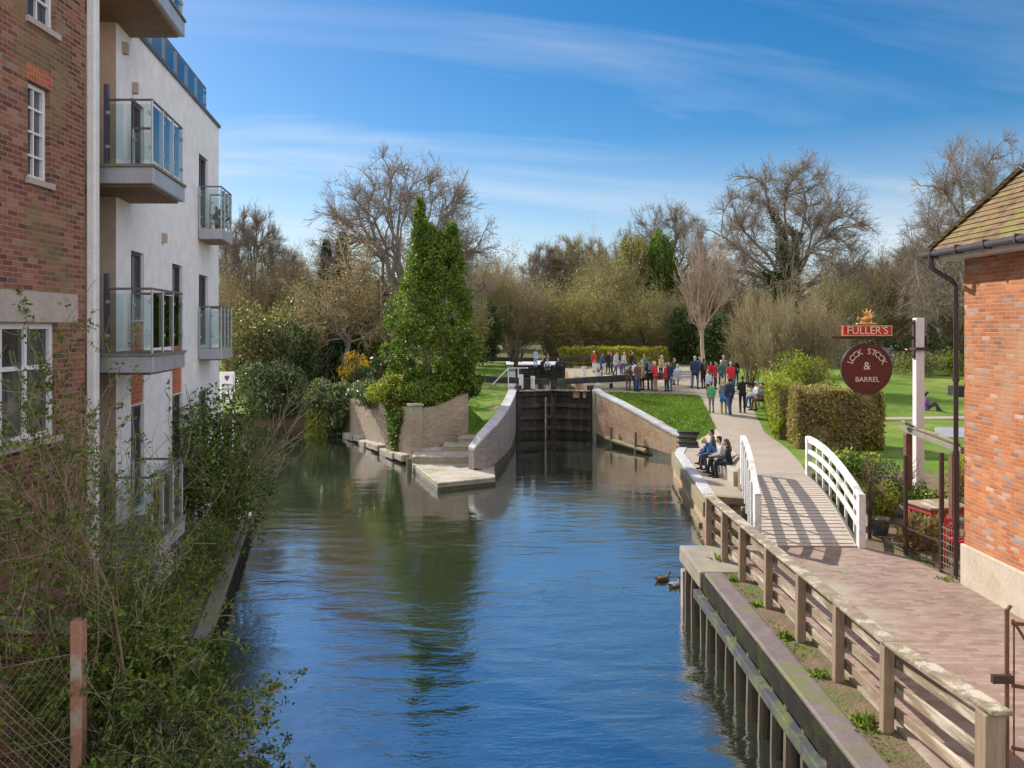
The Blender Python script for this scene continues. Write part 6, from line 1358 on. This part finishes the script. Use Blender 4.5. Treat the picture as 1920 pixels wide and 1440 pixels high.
# ------------------------------------------------------------------ pub garden
ir = thing('garden_railing', 'rusty brown iron railing around the pub garden', 'railing', (7.7, 16, 1.35))
PI_ = [(7.62, 17.05, 1.25), (7.8, 15.85, 1.98), (7.92, 14.75, 2.2)]
for x, y, h in PI_: m = MB(); m.tube([(x, y, 1.3), (x, y, 1.35 + h)], .045, 8); m.build('post', 'iron', ir)
for (a, b) in zip(PI_, PI_[1:]):
    for z in (.12, .55): m = MB(); m.beam((a[0], a[1], 1.35 + z), (b[0], b[1], 1.35 + z), .02, .035); m.build('rail', 'iron', ir)
for k in range(1, 5): t = k / 5; x, y = lerp(7.8, 7.92, t), lerp(15.85, 14.75, t); m = MB(); m.tube([(x, y, 1.36), (x, y, 1.36 + (.75 if k % 2 else .5))], .01, 5); m.build('bar', 'iron', ir)
m = MB(); m.beam((7.66, 17.2, 1.75), (8.35, 18.6, 1.9), .04, .07); tag(m.build('timber_rail', 'wood_old'), 'pale timber rail in the planting beside the sign post', 'rail')
gg = thing('garden_gate', 'narrow mesh gate against the pub downpipe', 'gate', (7.92, 14.4, 1.35))
m = MB()
for x in (7.9,):
    m.tube([(x, 14.72, 1.38), (x, 14.72, 2.3)], .015, 6); m.tube([(x + .02, 14.25, 1.38), (x + .02, 14.25, 2.3)], .015, 6)
m.build('frame', 'iron', gg); m = MB()
for k in range(7): m.beam((7.9, 14.72, 1.42 + k * .13), (7.92, 14.25, 1.42 + k * .13), .008, .01)
for k in range(5): m.tube([(7.905, 14.65 - k * .09, 1.38), (7.905, 14.65 - k * .09, 2.28)], .005, 4)
m.build('mesh', 'wire', gg)
pg = thing('pergola', 'dark timber pergola with weathered top beam beside the pub', 'pergola', (8.9, 16.8, 1.35))
for x, y in ((8.84, 16.0), (9.35, 18.9)): m = MB(); m.box((x - .075, y - .075, 1.2), (x + .075, y + .075, 3.35)); m.build('post', 'rust', pg, bev=.012)
for a, b in (((8.8, 15.6, 3.45), (9.4, 19.3, 3.45)),): m = MB(); m.beam(a, b, .1, .12); m.build('beam', 'wood_grey', pg, bev=.012)
m = MB(); m.tube([(8.75, 15.65, 3.57), (8.95, 16.8, 3.6), (9.15, 17.9, 3.56), (9.38, 19.2, 3.6)], [.03, .045, .03, .04], 6); m.build('vine_stem', 'stem', pg)
rt = thing('garden_table', 'red painted garden table with a weathered top', 'table', (9.0, 17.0, 1.35))
m = MB(); m.obox((9.05, 17.0, 2.1), (1.0, .8, .05), .2); m.build('tabletop', 'wood_old', rt, bev=.01); m = MB(); m.obox((9.05, 17.0, 2.02), (.92, .72, .1), .2); m.build('apron', 'red_paint', rt)
for sx in (-1, 1):
    for sy in (-1, 1): m = MB(); q = Matrix.Rotation(.2, 3, 'Z') @ Vector((.42 * sx, .32 * sy, 0)); m.obox((9.05 + q.x, 17 + q.y, 1.66), (.06, .06, .64), .2); m.build('leg', 'red_paint', rt)
ch = thing('garden_chair', 'bright red slatted garden chair beside the pub downpipe', 'chair', (8.75, 15.45, 1.35)); c0 = Vector((8.55, 15.3, 1.35))
m = MB(); m.obox(c0 + Vector((0, 0, .43)), (.4, .4, .04), .5); m.build('seat', 'sign_red', ch)
m3 = Matrix.Rotation(.5, 3, 'Z')
for sx in (-1, 1):
    for sy in (-1, 1): m = MB(); q = m3 @ Vector((.17 * sx, .17 * sy, 0)); m.obox(c0 + q + Vector((0, 0, .2 if sy < 0 else .43)), (.035, .035, .4 if sy < 0 else .86), .5); m.build('leg', 'sign_red', ch)
for k in range(3): m = MB(); q = m3 @ Vector((0, .17, 0)); m.obox(c0 + q + Vector((0, 0, .55 + .12 * k)), (.34, .02, .07), .5); m.build('back_slat', 'sign_red', ch)
pt = thing('planter', 'dark round planter tub beside the end post of the footbridge', 'planter', (8.0, 17.5, 1.35)); m = MB(); m.tube([(7.98, 17.4, 1.36), (7.98, 17.4, 1.62), (7.98, 17.4, 1.72)], [.17, .22, .23], 16); m.build('tub', 'waling', pt); m = MB(); m.tube([(7.98, 17.4, 1.7), (7.98, 17.4, 1.725)], .2, 14); m.build('compost', 'soil', pt)
bush('flowering_shrub', 'yellow flowered shrub behind the planter tub', (8.55, 18.6, 1.4), (.5, .5, .5), 24, 'yellowgreen', 201, 60, (.05, .1))
bush('flowering_shrub', 'bright yellow-green shrub at the near railing of the footbridge', (8.3, 19.6, 1.4), (.35, .45, .45), 18, 'hedge_yellow', 202, 60, (.05, .1))
bush('garden_shrub', 'low green planting between the footbridge and the hedge', (9.5, 22.4, 1.5), (.9, 1.0, .4), 30, 'ivy', 203, 90, (.07, .15))
bush('garden_shrub', 'silvery grey-green shrub in front of the sign post', (9.0, 19.2, 1.4), (.35, .35, .7), 20, 'laurel', 204, 70, (.05, .11), 2.6)
bush('grass_clump', 'brown grassy clump inside the iron railing', (8.35, 16.3, 1.35), (.45, .4, .3), 16, 'brown_leaf', 205, 90, (.12, .25), 7, up=(0, 0, 1.0), stems=False)
bush('flowering_shrub', 'greenish shrub at the foot of the sign post', (9.6, 18.6, 1.4), (.5, .45, .42), 20, 'spring', 206, 70, (.05, .1))
bush('topiary', 'bright yellow-green column bush beyond the red table', (11.1, 19.8, 1.45), (.28, .28, .62), 18, 'hedge_yellow', 207, 70, (.05, .1))
bush('garden_shrub', 'dark shrub beside the channel below the footbridge railing', (8.7, 20.8, 1.3), (.4, .8, .4), 20, 'ivy_dark', 208, 80, (.06, .12))
df = thing('daffodils', 'clump of yellow daffodils beside the brown hedge', 'flowers', (10.2, 23.8, 1.62)); rs = np.random.RandomState(209); n = 500
P = np.array((10.4, 24.0, 1.6)) + rs.normal(size=(n, 3)) * np.array([.5, .5, 0]); leaf_mesh('leaves', P, (.2, .38), 'spring', df, 210, 9, up=(0, 0, 1.6), org=ORG[df])
P = np.repeat(np.array((10.3, 23.9, 2.0)) + rs.normal(size=(45, 3)) * np.array([.42, .42, .06]), 6, axis=0); leaf_mesh('flowers', P, (.05, .085), 'daffodil', df, 211, 1.4, org=ORG[df])
bush('garden_shrub', 'yellow-green shrub far across the garden lawn', (32, 58, 2.4), (1.6, 1.2, .9), 24, 'yellowgreen', 212, 80, (.1, .2))
bush('garden_shrub', 'brownish shrub far across the lawn behind the seated figure', (29, 57, 2.4), (2.2, 1.2, .9), 28, 'variegated', 213, 80, (.1, .2))
bush('garden_shrub', 'dark evergreen shrub in front of the pale far fence', (35, 68, 2.5), (3, 1.6, 1.5), 34, 'ivy_dark', 214, 90, (.16, .3))
bf = thing('board_fence', 'pale grey board fence far across the garden lawn', 'fence', (38, 71, 2.5))
for k in range(9): m = MB(); m.box((31 + k * 1.85, 71, 2.55), (32.8 + k * 1.85, 71.06, 4.1)); m.build('panel', 'coping', bf); m = MB(); m.box((32.81 + k * 1.85, 70.95, 2.4), (32.84 + k * 1.85, 71.09, 4.2)); m.build('post', 'wood_grey', bf)
cb = thing('barrel_planter', 'dark tub with a white side far across the garden lawn', 'tub', (24.2, 43.5, 2.2)); p = at(1790, 745, 43.5); m = MB(); m.box((p.x, 43.5, 2.0), (p.x + .9, 44.2, 2.68)); m.build('tub', 'black', cb); m = MB(); m.box((p.x - .04, 43.45, 2.05), (p.x + .12, 43.495, 2.66)); m.build('side_panel', 'white_paint', cb)
patch('patio', [(16.0, 30.2, 1.74), (24, 29.4, 1.74), (24, 32.8, 1.8), (17.2, 32.6, 1.8)], 'grey_roof', 1.0, skirt=.3)
patch('garden_path', [(15.4, 34.2, 1.93), (26, 35.4, 1.93), (26, 36.2, 1.95), (15.4, 34.9, 1.95)], 'gravel', 1.0, skirt=.3)

# ------------------------------------------------------------------ wire fence and low wall in the near corner
lw2 = thing('low_wall', 'low brick wall with concrete coping behind the wire fence', 'wall', (-5.9, 9.2, .9)); m = MB(); m.box((-6.6, 9.1, .5), (-5.0, 9.32, 2.38)); m.build('brickwork', 'brick_old', lw2); m = MB(); m.box((-6.6, 9.05, 2.381), (-4.95, 9.37, 2.48)); m.build('coping', 'concrete', lw2, bev=.015)
wf = thing('wire_fence', 'rusty wire mesh fence on a stained concrete post in the near corner', 'fence', (-4.6, 7.8, .9))
m = MB(); m.box((-4.4, 7.95, .3), (-4.28, 8.07, 2.93)); m.build('post', 'rust_post', wf, bev=.015)
m = MB(); m.box((-4.36, 6.35, .3), (-4.24, 6.47, 2.55)); m.build('post', 'concrete', wf, bev=.015)
A_, B_ = Vector((-4.34, 7.94, 0)), Vector((-5.9, 6.9, 0)); m = MB(); L = (B_ - A_).length; d = (B_ - A_) / L
for k in range(34):
    for s_ in (-1, 1):
        u0 = (k - 6) * .075; pts = []
        for i in range(13):
            u = u0 + s_ * i * .1; z = 1.0 + i * .135
            if 0 <= u <= L: pts.append(A_ + d * u + UP * z)
        if len(pts) > 1: m.tube(pts, .004, 3)
for z in (1.0, 1.8, 2.62): m.tube([A_ + UP * z, B_ + UP * z], .004, 4)
m.build('wire_mesh', 'wire', wf)
